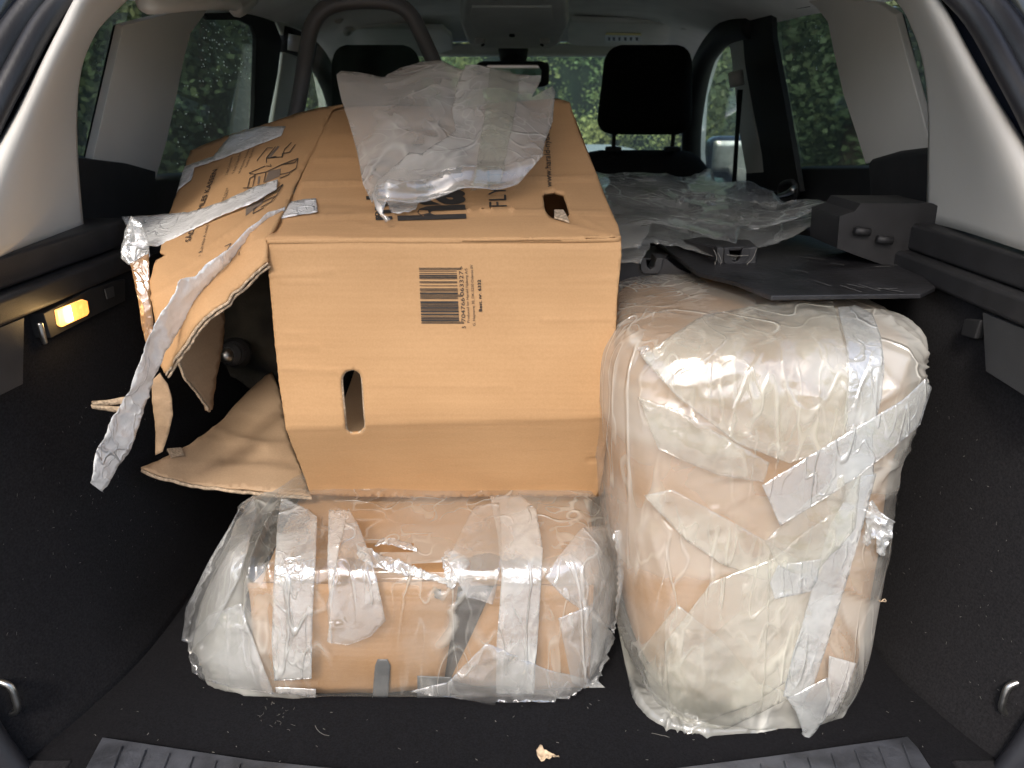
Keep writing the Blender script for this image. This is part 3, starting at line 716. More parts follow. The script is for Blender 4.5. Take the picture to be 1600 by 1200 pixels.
# --- boot lamp on the left wall
X0 = -.5185
lh = slab('boot_lamp', [PX(u, v, X0) for u, v in ((68, 490), (140, 452), (178, 440), (196, 436), (196, 470), (150, 492), (80, 528))], (-.02, 0, 0), M['black'], C_, .003)
lens_m = bpy.data.materials.new('lit lamp lens'); lens_m.use_nodes = True; t = lens_m.node_tree; b = t.nodes['Principled BSDF']
tc = N_(t, 'ShaderNodeTexCoord'); wv = N_(t, 'ShaderNodeTexWave'); wv.inputs['Scale'].default_value = 160; wv.inputs['Distortion'].default_value = 3; t.links.new(tc.outputs['Object'], wv.inputs[0])
rr = N_(t, 'ShaderNodeValToRGB'); rr.color_ramp.elements[0].color = (1, .30, .03, 1); rr.color_ramp.elements[1].color = (1, .62, .16, 1); t.links.new(wv.outputs[0], rr.inputs[0])
t.links.new(rr.outputs[0], b.inputs['Emission Color']); b.inputs['Emission Strength'].default_value = .85; b.inputs['Base Color'].default_value = (.8, .6, .3, 1)
slab('lens', [PX(u, v, X0 + .004) for u, v in ((90, 484), (130, 468), (137, 470), (140, 488), (137, 493), (98, 511), (94, 508))], (-.004, 0, 0), lens_m, lh, .001)
slab('bulb', [PX(u, v, X0 + .006) for u, v in ((102, 480), (110, 477), (115, 500), (107, 504))], (-.001, 0, 0), mat('lamp filament glow', (1, .9, .6), .5, emis=(1, .86, .5), es=5), lh)
pl_ = bpy.data.lights.new('boot_lamp_light', 'POINT'); pl_.energy = .045; pl_.color = (1, .62, .25); pl_.shadow_soft_size = .01
plo = bpy.data.objects.new('boot_lamp_light', pl_); COL.objects.link(plo); plo.parent = car; plo.location = PX(114, 492, X0 + .02) - Vector(car.location)
slab('clip_slot', [PX(u, v, X0 + .003) for u, v in ((164, 452), (178, 447), (180, 463), (168, 468))], (-.002, 0, 0), M['greyplastic'], lh, .001)
tube('wire_tab', [PX(62, 505, X0 + .01), PX(66, 520, X0 + .01), PX(70, 535, X0 + .006)], .003, M['metal'], lh)
slab('slot', [PX(u, v, .520) for u, v in ((1506, 498), (1532, 500), (1522, 530), (1500, 524))], (.01, 0, 0), M['black'], C_, .002)

# ================================================================== BOX
bx = thing('moving_box', 'large torn brown cardboard moving box lying on its side with barcode and cut-out handle', 'box', (-.08, 1.0, .2))
YF = .854
pF = lambda u, v: P(u, v, YF)
# front panel: upright part + lower strip folded back
front_poly = [(415, 375), (560, 374), (760, 374), (970, 371), (971, 400), (964, 470), (962, 520), (955, 650), (947, 700), (944, 720), (935, 775),
              (760, 777), (560, 777), (485, 774), (470, 730), (447, 670), (436, 600), (428, 520), (420, 430)]
fold = [(447, 670), (570, 661), (760, 654), (955, 650)]
def place_front(u, v):
    vf = np.interp(u, [447, 570, 760, 955], [670, 661, 654, 650])
    q = (v - vf) / 7.0; sp2 = 7.0 * (math.log1p(math.exp(q)) if q < 30 else q)   # soft bend
    return P(u, v, YF + .078 * sp2 / (776 - vf))
hole = [(533, 600), (534, 588), (540, 580), (552, 577), (562, 582), (566, 592), (568, 620), (570, 650), (571, 668), (562, 677), (548, 678), (540, 670), (537, 640)]
cr = [((415, 380), (970, 376), -.0016, 4), ((440, 575), (530, 580), .0012, 3), ((880, 438), (960, 436), .001, 2.5), ((440, 440), (500, 442), .0008, 3),
      ((445, 520), (475, 523), .0008, 3), ((560, 600), (800, 604), .0006, 4), ((920, 718), (945, 722), -.0022, 3), ((930, 775), (946, 722), .002, 3), ((420, 430), (520, 424), .0012, 3), ((430, 540), (500, 541), .001, 3), ((850, 500), (958, 498), .001, 3), ((700, 375), (960, 382), -.0012, 4), ((447, 668), (955, 650), .0012, 4)]
front, bvF = sheet('front_panel', front_poly, place_front, M['card'], bx, step=5, holes=[hole], und=.0022, und_sc=8, creases=cr, thick=.004, jag=.4)
# fluted edge of the cut-out
hp = [place_front(u, v) for u, v in hole]
tube('handle_edge', [p + Vector((0, .0025, 0)) for p in hp], .0022, M['card_edge'], bx, closed=True, n=3, seg=6)
# top panel (rises to the back)
top_poly = [(415, 375), (560, 374), (760, 374), (970, 371), (966, 350), (943, 300), (932, 270), (905, 205), (890, 160), (870, 155), (740, 166), (540, 166), (520, 172), (505, 203), (470, 275), (430, 356)]
dT = Depth([(415, 375, .854), (970, 371, .854), (888, 158, 1.34), (515, 175, 1.34)])
hole2 = [(848, 306), (850, 301), (866, 298), (880, 302), (886, 318), (890, 335), (884, 340), (863, 341), (852, 332)]
ct = [((432, 342), (640, 336), .0028, 3), ((640, 336), (800, 331), .0026, 3), ((800, 331), (950, 331), .0022, 3), ((470, 287), (600, 287), .0042, 3), ((690, 288), (932, 276), .0034, 3), ((485, 252), (560, 252), .003, 3), ((450, 315), (590, 320), -.0022, 5), ((500, 215), (545, 214), .002, 3),
      ((560, 332), (800, 330), .0016, 2.2), ((430, 362), (505, 205), -.003, 5), ((600, 350), (680, 366), .001, 2), ((540, 345), (600, 360), .001, 2), ((860, 345), (970, 372), .0016, 3), ((900, 335), (960, 366), .001, 3)]
top, bvT = sheet('top_panel', top_poly, dT, M['card_top'], bx, step=4.5, holes=[hole2], und=.004, und_sc=6, creases=ct, thick=.004)
slab('torn_tab', [dT(u, v) + Vector((0, -.002, .003)) for u, v in ((866, 334), (880, 334), (886, 344), (889, 352), (878, 348), (866, 345))], (0, .001, .002), M['card_edge'], bx)
tube('edge_fold', [pF(u, np.interp(u, [415, 560, 760, 970], [376, 375, 375, 372.5])) + Vector((0, .0035, -.001)) for u in (417, 480, 560, 660, 760, 860, 968)], .0040, M['card'], bx, n=6)
# hidden walls: right side, back, bottom
a1, a2, a3 = pF(971, 373), place_front(955, 650), place_front(935, 775)
b1 = dT(889, 160); b3 = Vector((a3.x, 1.36, a3.z + .06))
grid('side_panel', [[a1, b1], [a2, Vector((a2.x, 1.36, a2.z + .1))], [a3, b3]], M['card'], bx, False)
c1 = dT(530, 172); c3 = Vector((c1.x, 1.36, b3.z))
grid('back_panel', [[b1, c1], [b3, c3]], M['card_in'], bx, False)
d3 = place_front(485, 775)
grid('bottom_panel', [[a3 + Vector((0, .004, 0)), d3 + Vector((0, .004, 0))], [b3, c3]], M['card_in'], bx, False)
# big side flap, drooping to the left
flap_poly = [(415, 374), (430, 356), (470, 275), (505, 203), (520, 172), (538, 164), (500, 171), (440, 188), (400, 199), (352, 211), (330, 219), (310, 226), (296, 232), (291, 245), (284, 280),
             (276, 300), (262, 335), (266, 352), (256, 380), (252, 398), (262, 402), (246, 410), (236, 440), (240, 480), (244, 520), (246, 560), (256, 583), (266, 572), (272, 556), (288, 536), (304, 510), (318, 494), (330, 484), (354, 468), (360, 456), (376, 445), (396, 424), (412, 411), (417, 408)]
dFl = Depth([(415, 375, .856), (515, 175, 1.335), (470, 275, 1.06), (295, 235, 1.30), (262, 335, 1.06), (236, 430, .88), (256, 583, .80), (330, 484, .80), (412, 412, .845), (340, 350, .96)])
cf = [((230, 470), (415, 372), .0024, 3), ((260, 440), (395, 366), .0018, 2.5), ((300, 410), (372, 360), .0025, 2), ((372, 360), (460, 288), .002, 2.5), ((340, 400), (350, 365), .001, 2), ((318, 470), (410, 400), .0015, 4)]
flap, bvL = sheet('side_flap', flap_poly, dFl, M['card'], bx, step=6, und=.006, und_sc=7, creases=cf, thick=.004, jag=.8)
# torn double edge under the flap
edge = [(417, 409), (396, 426), (377, 447), (361, 458), (355, 470), (331, 486), (319, 496), (305, 512), (289, 538), (273, 558), (258, 584)]
for k, (dz, dy) in enumerate(((-.002, .002), (-.0048, .005))):
    tube('torn_edge', [dFl(u + random.uniform(-1.5, 1.5), v + k * 1.5) + Vector((.001 * k, dy, dz)) for u, v in densify(edge + edge[::-1][1:-1], 6)[:60]], .0016, M['card_edge'], bx, n=2, seg=5)
# lower flap lying out to the left
low_poly = [(487, 775), (440, 772), (400, 768), (350, 762), (300, 756), (262, 746), (235, 738), (220, 731), (232, 726), (262, 712), (300, 694), (330, 672), (350, 655), (368, 632), (392, 607), (415, 585), (425, 580), (436, 610), (448, 672), (470, 730)]
dLo = Depth([(487, 775, .936), (400, 768, .925), (300, 756, .915), (220, 731, .90), (262, 712, .93), (350, 655, 1.10), (415, 585, 1.30), (445, 660, 1.10)])
cl = [((300, 690), (470, 694), .004, 6), ((260, 720), (480, 738), .002, 5), ((330, 672), (420, 700), .003, 5), ((350, 720), (450, 716), -.003, 6), ((370, 640), (440, 655), .002, 5)]
lowf, bvLo = sheet('lower_flap', low_poly, dLo, M['card_in'], bx, step=7, und=.008, und_sc=9, creases=cl, thick=.004, jag=.6)
tube('torn_edge', [dLo(u, v) + Vector((0, -.001, -.002)) for u, v in densify([(487, 776), (440, 773), (400, 769), (350, 763), (300, 757), (262, 747), (235, 739), (222, 732)], 9, 1)[:40]][:28], .0026, M['card_edge'], bx, n=2, seg=6)
slab('torn_tab', [dLo(u, v) + Vector((0, -.001, .003)) for u, v in ((262, 706), (284, 704), (288, 714), (268, 718))], (0, .001, .002), M['card_edge'], bx)
# flap hanging inside the opening
in_poly = [(277, 553), (300, 522), (345, 462), (352, 500), (348, 545), (338, 590), (332, 640), (324, 642), (322, 632), (308, 612), (292, 594), (284, 575)]
dI = Depth([(277, 553, .93), (345, 462, 1.02), (330, 640, .98)])
sheet('inner_flap', in_poly, dI, M['card_in'], bx, step=8, thick=.004, jag=1)
tube('torn_edge', [dI(u, v) + Vector((0, -.002, 0)) for u, v in densify([(277, 553), (284, 575), (292, 594), (308, 612), (322, 632), (328, 642)], 6, 1)[:18]], .002, M['card_edge'], bx, n=2, seg=5)

# prints ------------------------------------------------------------
def text_mesh(s, bold=0):
    cu = bpy.data.curves.new('t', 'FONT'); cu.body = s; cu.offset = bold; cu.size = 1; cu.resolution_u = 3
    to = bpy.data.objects.new('t', cu); COL.objects.link(to)
    dg = bpy.context.evaluated_depsgraph_get(); me = bpy.data.meshes.new_from_object(to.evaluated_get(dg))
    vs = [(v.co.x, v.co.y) for v in me.vertices]; fs = [tuple(p.vertices) for p in me.polygons]
    bpy.data.objects.remove(to); bpy.data.curves.remove(cu); bpy.data.meshes.remove(me)
    return vs, fs
def pr_text(s, start, direction, height, place, parent, length=None, skew=None, name='print', m=None, heavy=0):
    """start: baseline start in photo px, direction: unit reading vector, height: cap height px; tops point to the left of the reading direction"""
    vs, fs = text_mesh(s, heavy)
    wd = max(v[0] for v in vs); capk = height / .70
    sx = (length / wd) if length else capk
    dx, dy = direction; n = math.hypot(dx, dy); dx /= n; dy /= n
    ux, uy = skew if skew else (dy, -dx)
    l = math.hypot(ux, uy); ux /= l; uy /= l
    V = []
    for x, y in vs:
        q = place(start[0] + dx * x * sx + ux * y * capk, start[1] + dy * x * sx + uy * y * capk)
        V.append(q)
    if any(v is None for v in V):
        ok = [i for i, v in enumerate(V) if v is not None]; fs = [f for f in fs if all(V[i] is not None for i in f)]
        V = [v if v is not None else Vector((0, 0, 0)) for v in V]
        used = sorted({i for f in fs for i in f}); mp = {o_: i for i, o_ in enumerate(used)}; V = [V[i] for i in used]; fs = [tuple(mp[i] for i in f) for f in fs]
    return obj(name, V, fs, m or M['ink'], parent)
cF = caster(bvF, .0012, lambda u, v: place_front(u, v) + Vector((0, -.002, 0)))
cT = caster(bvT, .0010); cL = caster(bvL, .0012)
def strip(name, quads, place, parent, m=None):
    V = []; Fc = []
    for q in quads:
        ps = [place(u, v) for u, v in q]
        if any(p is None for p in ps): continue
        i = len(V); V += ps; Fc.append(tuple(range(i, i + len(q))))
    o = obj(name, V, Fc, m or M['ink'], parent)
    if name == 'diagram' or name == 'scratches': o['kind'] = 'stuff'
    return o
# EAN-13 bars of 5704766063327
Lc = ['0001101','0011001','0010011','0111101','0100011','0110001','0101111','0111011','0110111','0001011']
Gc = ['0100111','0110011','0011011','0100001','0011101','0111001','0000101','0010001','0001001','0010111']
Rc = [''.join('1' if c == '0' else '0' for c in x) for x in Lc]
code = '5704766063327'; par = 'LGGLLG'
bits = '101' + ''.join((Lc if par[i] == 'L' else Gc)[int(code[i + 1])] for i in range(6)) + '01010' + ''.join(Rc[int(code[i + 7])] for i in range(6)) + '101'
quads = []; i = 0
while i < 95:
    if bits[i] == '1':
        j = i
        while j < 95 and bits[j] == '1': j += 1
        ya, yb = 505 - i * .915, 505 - j * .915
        guard = i < 3 or i > 91 or 44 < i < 50
        xr = 725 if guard else 717.5
        sh = lambda y: (505 - y) * -.045
        xl = 658.5
        quads.append([(xl + sh(ya), ya), (xr + sh(ya), ya), (xr + sh(yb), yb), (xl + sh(yb), yb)])
        i = j
    else: i += 1
strip('barcode', quads, cF, front)
up = (-.045, -1)
pr_text('5', (728, 513), up, 6.2, cF, front, skew=(-1, 0))
pr_text('704766', (727.5, 503), up, 6.4, cF, front, length=38, skew=(-1, 0))
pr_text('063327', (725.3, 462), up, 6.4, cF, front, length=39, skew=(-1, 0))
pr_text('>', (724, 420), up, 6, cF, front, skew=(-1, 0))
pr_text('Produced for Harald Nyborg A/S', (734, 504), up, 4.0, cF, front, length=85, skew=(-1, 0))
pr_text('G. H\u00f8jmevej 30, DK-5250 Odense SV', (743, 509), up, 4.0, cF, front, length=96, skew=(-1, 0))
for d_ in (0, .5): pr_text('Best. nr. 6332', (753 + d_, 487 - d_), up, 4.8, cF, front, length=50, skew=(-1, 0))
# top panel lettering, reading away from the viewer
pr_text('harald', (724, 344), (-.09, -1), 100, cT, top, length=120, skew=(-1, .03), heavy=.035)
pr_text('nyborg', (612, 345), (-.09, -1), 36, cT, top, length=100, skew=(-1, .05), heavy=.03)
pr_text('FLYTTEKASSE', (792, 325), (-.06, -1), 28, cT, top, length=125, skew=(-1, .03))
for d_ in (0, .5): pr_text('www.harald-nyborg.dk', (862 + d_, 293), (-.05, -1), 9.5, cT, top, length=110, skew=(-1, .0))
# flap lettering and folding diagrams
fd = (.40, -1); fsk = (-1, .42)
for d_ in (0, .4): pr_text('S\u00c5DAN SAMLES KASSEN', (297 + d_, 378), (.385, -1), 8.0, cL, flap, length=121, skew=(-1, .25))
pr_text('1. Buk klap A indad', (314, 402), (.25, -1), 4.5, cL, flap, length=52, skew=(-1, .3))
pr_text('2. Buk klap B indad og fold', (338, 345), (.38, -1), 3.6, cL, flap, length=54, skew=(-1, .3))
pr_text('bunden ned i kassen', (344, 337), (.38, -1), 3.6, cL, flap, length=42, skew=(-1, .3))
pr_text('3. Klap C bukkes indad', (356, 274), (.30, -1), 4.2, cL, flap, length=30, skew=(-1, .3))
pr_text('4. Klap D l\u00e5ses fast', (366, 272), (.36, -1), 4.2, cL, flap, length=34, skew=(-1, .3))
pr_text('s\u00e5 kassen holder', (375, 272), (.42, -1), 4.2, cL, flap, length=44, skew=(-1, .3))
pr_text('hele turen', (386, 262), (.42, -1), 4.2, cL, flap, length=32, skew=(-1, .3))
def lines(segs, wd=.55):
    q = []
    for pts in segs:
        for (x0, y0), (x1, y1) in zip(pts, pts[1:]):
            l = math.hypot(x1 - x0, y1 - y0); nx, ny = -(y1 - y0) / l * wd, (x1 - x0) / l * wd
            q.append([(x0 - nx, y0 - ny), (x1 - nx, y1 - ny), (x1 + nx, y1 + ny), (x0 + nx, y0 + ny)])
    return q
cz = lambda x, y: (380 + x * .1083, 230 + y * .1083)
dg = [[(200, 205), (350, 20), (430, 20)], [(340, 240), (335, 170), (560, 150), (565, 100), (670, 85), (755, -30)], [(335, 170), (470, 0)], [(560, 160), (600, 40), (700, -60)], [(400, 160), (480, 140)],
      [(90, 390), (180, 400), (330, 370), (560, 260), (740, 235), (795, 170), (765, 320), (670, 370), (665, 405), (530, 460)], [(180, 400), (140, 580)], [(100, 460), (65, 610)], [(100, 460), (170, 420)], [(335, 280), (410, 290), (395, 255)],
      [(90, 385), (320, 280)], [(0, 600), (150, 595), (240, 560)], [(330, 380), (300, 520)], [(530, 405), (660, 375)], [(560, 260), (795, 170)],
      [(330, 720), (450, 650), (575, 545), (490, 700), (400, 800), (260, 880)], [(270, 810), (460, 720)], [(160, 900), (150, 970), (300, 885)], [(200, 870), (160, 900)]]
strip('diagram', lines([[cz(*p) for p in s_] for s_ in dg], .55), cL, flap)
grey = mat('grey print', (.16, .12, .09), .8)
strip('diagram', [[cz(370, 350), cz(545, 315), cz(530, 425), cz(310, 520)], [cz(350, 160), cz(500, -10), cz(530, -5), cz(400, 155)], [cz(40, 880), cz(320, 720), cz(270, 830), cz(40, 1000)], [cz(220, 430), cz(250, 425), cz(235, 535), cz(205, 540)]], caster(bvL, .0008), flap, grey)
strip('diagram', lines([[(352, 386), (362, 381), (356, 392)], [(366, 388), (372, 377), (379, 372)], [(374, 400), (377, 382), (380, 374)]], .5), cL, flap)
0 and strip('print', lines([[(434, 354), (436, 349)], [(437, 350), (436, 345), (440, 343)]], .5), cL, flap)

# tapes on the box ---------------------------------------------------
def tape_on(name, poly, place, m, parent, step=5, rid=.0016, thick=0.0003, rs=40, cz=None):
    def pl(u, v):
        q = place(u, v)
        return q
    return sheet(name, poly, pl, m, parent, step=step, thick=thick, rid=rid, rid_sc=rs, jag=.2, cz=cz)
fl_plane = lambda u, v: dFl(u, v) + Vector((0, -.006, .004))
cLt = caster(bvL, .0022, lambda u, v: dFl(u, v)); cTt = caster(bvT, .0025, dT)
tape_on('tape_strip', [(285, 270), (290, 262), (300, 258), (335, 246), (360, 214), (400, 200), (447, 199), (440, 214), (410, 226), (340, 252), (305, 264), (300, 283), (276, 302)], cLt, M['tape_flap'], bx)
tape_on('tape_strip', [(436, 283), (434, 298), (402, 318), (336, 345), (290, 368), (250, 386), (232, 384), (215, 360), (205, 338), (250, 338), (300, 334), (350, 318), (400, 295)],
        lambda u, v: dFl(u, v) + Vector((0, -.004 - max(0, 262 - u) * .0004, .003)), M['tape_flap'], bx)
tape_on('tape_strip', [(494, 312), (497, 334), (440, 343), (432, 330), (452, 318)], cTt, M['tape_flap'], bx)
# long loose strand: lies on the flap, then hangs twisted towards the floor
dS = Depth([(440, 330, .93), (360, 395, .86), (300, 440, .815), (260, 530, .79), (225, 620, .775), (165, 760, .755)])
pS = lambda u, v: dS(u, v) + Vector((0, -.008, 0))
tape_on('tape_strip', [(448, 321), (441, 346), (418, 358), (376, 396), (350, 420), (318, 458), (295, 500), (262, 548), (246, 590), (228, 640), (222, 660), (207, 700), (185, 735), (164, 762), (148, 750), (152, 722), (162, 690),
                         (180, 655), (200, 628), (212, 590), (226, 552), (240, 515), (258, 482), (277, 455), (286, 434), (310, 430), (335, 405), (366, 380), (394, 352), (420, 332)], pS, M['tape_flap'], bx, rid=.006, rs=28)
# strand hanging from the fold, warm light put into its brown tint
dB = Depth([(205, 345, .93), (195, 400, .90), (225, 440, .885), (235, 530, .87), (262, 620, .87), (250, 712, .87)])
tape_on('tape_strip', [(205, 338), (222, 350), (232, 375), (234, 400), (228, 408), (215, 410), (200, 413), (187, 402), (190, 385), (197, 358)], dB, M['tape'], bx, rid=.005, rs=28)
tape_on('tape_strip', [(203, 412), (233, 396), (233, 440), (236, 470), (240, 500), (236, 545), (228, 535), (222, 515), (218, 480), (210, 440)], dB, M['tape_warm_lit'], bx, rid=.004, rs=40)
sheet('torn_strip', [(236, 596), (250, 582), (262, 600), (268, 622), (270, 650), (262, 680), (254, 706), (243, 711), (241, 660), (238, 625)], dB, M['card_in'], bx, step=5, thick=.002, rid=.006, rid_sc=22)
for a, b in (((141, 632), (205, 624)), ((140, 637), (200, 640))):
    sheet('torn_strip', [(a[0], a[1] - 3), (a[0] + 30, (a[1] + b[1]) / 2 - 4), (b[0], b[1] - 5), (b[0] + 4, b[1] + 6), (a[0] + 30, (a[1] + b[1]) / 2 + 4), (a[0] + 2, a[1] + 3)], lambda u, v: P(u, v, .79), M['card_edge'], bx, step=5, thick=.002, rid=.004)

# ================================================================== things behind / inside the opening
kn = thing('knob', 'dark ribbed knob with a shiny steel tip behind the torn box flap', 'knob', P(365, 552, 1.25))
ax = (P(345, 556, 1.20) - P(385, 545, 1.30)).normalized(); c = P(365, 552, 1.24)
def lathe(name, prof, c, ax, m, parent, seg=20):
    b = ax.orthogonal().normalized(); d = ax.cross(b); vs = []; fs = []
    for a, r in prof:
        for k in range(seg):
            t_ = 2 * math.pi * k / seg; vs.append(c + ax * a + (b * math.cos(t_) + d * math.sin(t_)) * r)
    for i in range(len(prof) - 1):
        for k in range(seg): l = (k + 1) % seg; fs.append((i * seg + k, i * seg + l, (i + 1) * seg + l, (i + 1) * seg + k))
    fs.append([(len(prof) - 1) * seg + k for k in range(seg)]); fs.append(list(range(seg))[::-1])
    return obj(name, vs, fs, m, parent, True)
lathe('tip', [(.028, .0135), (.033, .0125), (.040, .004)], c, ax, M['metal'], kn)
lathe('collar', [(0, .021), (.004, .021), (.005, .018), (.010, .018), (.011, .020), (.016, .020), (.017, .0165), (.027, .0155), (.028, .013)], c, ax, M['greyplastic'], kn)
lathe('washer', [(-.012, .027), (-.006, .027), (-.004, .024), (0, .024)], c, ax, M['black'], kn)
def blob(name, pts, Y, m, label, cat, bulge=.05):
    cx = sum(p[0] for p in pts) / len(pts); cy = sum(p[1] for p in pts) / len(pts)
    o, _ = sheet(name, pts, lambda u, v: P(u, v, Y), m, None, step=7, thick=.05, fn=lambda u, v, p: bulge * (1 - min(1, math.hypot(u - cx, v - cy) / 110) ** 2) + .03 * (ridged(p, 8, 2) - .5))
    return tag(o, label, cat)
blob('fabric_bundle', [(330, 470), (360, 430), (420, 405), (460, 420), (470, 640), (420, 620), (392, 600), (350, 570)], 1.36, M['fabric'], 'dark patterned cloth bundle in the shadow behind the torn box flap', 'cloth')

# tubular arch standing behind the box
ar = thing('tubular_frame', 'arched dark grey tubular frame with a clear pane standing behind the box', 'frame', P(560, 300, 1.42))
YA = 1.46
tube('tube_frame', [P(u, v, YA) for u, v in ((438, 330), (452, 230), (468, 150), (479, 80), (487, 42), (505, 16), (535, 4), (580, 1), (618, 6), (642, 24), (662, 62), (688, 120), (716, 190), (745, 260))], .0138, M['framegrey'], ar, n=5, seg=14)
sheet('clear_pane', [(445, 320), (476, 150), (488, 80), (498, 44), (515, 20), (545, 12), (600, 12), (630, 24), (650, 58), (690, 150), (735, 260)], lambda u, v: P(u, v, YA + .004), M['glass_pane'], ar, step=30, thick=.003, smooth=False)

# ================================================================== WRAPPED PACKAGES
def sgn(x): return -1 if x < 0 else 1
def loft_hull(sections, n=110, e=.38, closed_top=True, sub=5):
    """sections: (z, xc, hw, yc, hd) from bottom to top -> rings"""
    secs = smooth_path([Vector((s[0], s[1], s[2])) for s in sections], sub); sec2 = smooth_path([Vector((s[3], s[4], 0)) for s in sections], sub)
    rings = []
    for a, b in zip(secs, sec2):
        z, xc, hw = a; yc, hd, _ = b; ring = []
        for k in range(n):
            t_ = 2 * math.pi * k / n; cs, sn = math.cos(t_), math.sin(t_)
            ring.append(Vector((xc + hw * sgn(cs) * abs(cs) ** e, yc + hd * sgn(sn) * abs(sn) ** e, z)))
        rings.append(ring)
    return rings
def close_rings(rings):
    n = len(rings[0]); V = [p for r_ in rings for p in r_]; Fc = []
    for i in range(len(rings) - 1):
        for k in range(n):
            l = (k + 1) % n; Fc.append((i * n + k, i * n + l, (i + 1) * n + l, (i + 1) * n + k))
    Fc.append(list(range(n))[::-1]); Fc.append([(len(rings) - 1) * n + k for k in range(n)])
    return V, Fc
def ring_normals(rings):
    n = len(rings[0]); out = []
    for i, r_ in enumerate(rings):
        a = rings[max(0, i - 1)]; b = rings[min(len(rings) - 1, i + 1)]; row = []
        for k in range(n):
            nn = (r_[(k + 1) % n] - r_[k - 1]).cross(b[k] - a[k])
            row.append(nn.normalized() if nn.length > 1e-12 else Vector((0, 0, 1)))
        out.append(row)
    return out
def radial(p, anchors):
    h = 0
    for c, rad, amp, k, seed in anchors:
        d = p - c; r_ = d.length
        if r_ < rad:
            th = math.atan2(d.z, d.x); s_ = abs(math.sin(k * th + seed + 1.5 * noise.noise(p * 10)))
            h += amp * (1 - s_) ** 2.2 * min(1, r_ / .03) * (1 - r_ / rad)
    return h
def wrap(name, rings, m, parent, amp, sc, lift, anchors=(), seedv=Vector((0, 0, 0)), dirst=(1, 1, 1), cut=None, cling=None, big=(.0050, .0040, .03, .18)):
    N = ring_normals(rings); out = []; flat = [p for r_ in rings for p in r_]
    cf_ = crease_field(flat, 300, anchors, big[0], big[1], int(seedv.y), big[2], big[3]) + crease_field(flat, 700, None, .0022, .0020, int(seedv.y) + 5, .012, .05); ci = 0
    for r_, nr in zip(rings, N):
        row = []
        for p, n in zip(r_, nr):
            q = Vector((p.x * dirst[0], p.y * dirst[1], p.z * dirst[2])) + seedv
            h = lift + amp * noise.noise(q * sc * .45) + amp * .35 * abs(noise.noise(q * sc))
            h += radial(p, anchors) + cf_[ci]; ci += 1
            row.append(p + n * max(h, .0012))
        out.append(row)
    V, Fc = close_rings(out)
    if cut: Fc = [f for f in Fc if not cut(sum((V[i] for i in f[:4]), Vector((0, 0, 0))) / 4)]
    o = obj(name, V, Fc, m, parent, True)
    at = o.data.attributes.new('cling', 'FLOAT', 'POINT'); at.data.foreach_set('value', [cling(p) if cling else .2 for p in V])
    sm = [[p + n * (lift + .0048) for p, n in zip(r_, nr)] for r_, nr in zip(rings, N)]
    V2, F2 = close_rings(sm)
    return o, BVHTree.FromPolygons([tuple(v) for v in V2], [f for f in F2 if len(f) == 4])

# ---- right package (stands upright)
pr = thing('wrapped_package', 'tall rounded brown carton wrapped in cloudy plastic standing upright on the right', 'package', (.26, .85, 0))
def secpx(v, ul, ur, yf, yb, ym=None):
    ym = ym or yf + .07
    a = P(ul, v, ym); b = P(ur, v, ym); return (a.z, (a.x + b.x) / 2, (b.x - a.x) / 2, (yf + yb) / 2, (yb - yf) / 2)
YB = 1.08
secs = [(.0, .255, .085, .865, .155), (.004, .256, .105, .87, .170), secpx(1062, 1012, 1322, .708, YB, .785), secpx(1005, 978, 1352, .700, YB, .785), secpx(930, 962, 1372, .705, YB, .785), secpx(840, 955, 1392, .715, YB, .79),
        secpx(730, 950, 1412, .722, YB, .79), secpx(640, 946, 1438, .726, YB, .80), secpx(570, 950, 1440, .734, YB, .81), secpx(520, 968, 1424, .748, YB, .84)]
zt = secs[-1][0]; x_, hw_ = secs[-1][1], secs[-1][2]
secs += [(zt + .012, x_ + .0, hw_ - .012, .93, .155), (zt + .018, x_, hw_ - .04, .95, .125), (zt + .021, x_, hw_ * .4, .96, .06), (zt + .022, x_, .01, .965, .008)]
rings = loft_hull(secs, n=330, e=.52, sub=13)
inner = []
Nn = ring_normals(rings)
for r_, nr in zip(rings[::3], Nn[::3]):
    if r_[0].z > .03: inner.append([p - n * .010 for p, n in zip(r_[::4], nr[::4])])
V, Fc = close_rings(inner); obj('carton', V, Fc, cardboard('paler carton', (0.38, 0.232, 0.122), (0.28, 0.165, 0.084)), pr, True)
anch = [(P(1245, 720, .72), .20, .011, 9, 0.4), (P(1250, 880, .705), .16, .010, 8, 1.1), (P(1245, 480, .80), .14, .006, 7, .3), (P(1070, 1125, .70), .14, .007, 7, .9), (P(1440, 570, .80), .10, .008, 6, 0)]
sst = lambda a, b, x: (lambda t_: t_ * t_ * (3 - 2 * t_))(max(0, min(1, (x - a) / (b - a))))
def clingR(p):
    m_ = .04
    for A_, k_, sd_ in ((P(1262, 720, .72), 2.6, 0), (P(1262, 900, .71), 2.2, 9)):
        d = p - A_; r_ = math.hypot(d.x, d.z); th = math.atan2(d.z, d.x)
        b_ = noise.noise(Vector((math.cos(th) * k_, math.sin(th) * k_, sd_ + r_ * 2)))
        m_ += .26 * sst(-.08, .22, b_) * (1 - .5 * sst(.12, .3, r_)) * (.5 + .5 * sst(.0, .04, r_))
    m_ += .22 * sst(.05, -.02, p.z) + .10 * sst(.395, .43, p.z)
    return m_
_, bvR = wrap('plastic_wrap', rings, M['film'], pr, .007, 11, .001, anch, Vector((3, 1, 2)), (.8, .8, 1.5), None, clingR, (.0085, .0046, .06, .26))
cR = caster(bvR, .0025); cR2 = caster(bvR, .006); cR3 = caster(bvR, .010)
fb = lambda off, Y: caster(bvR, off, lambda u, v: P(u, v, Y))
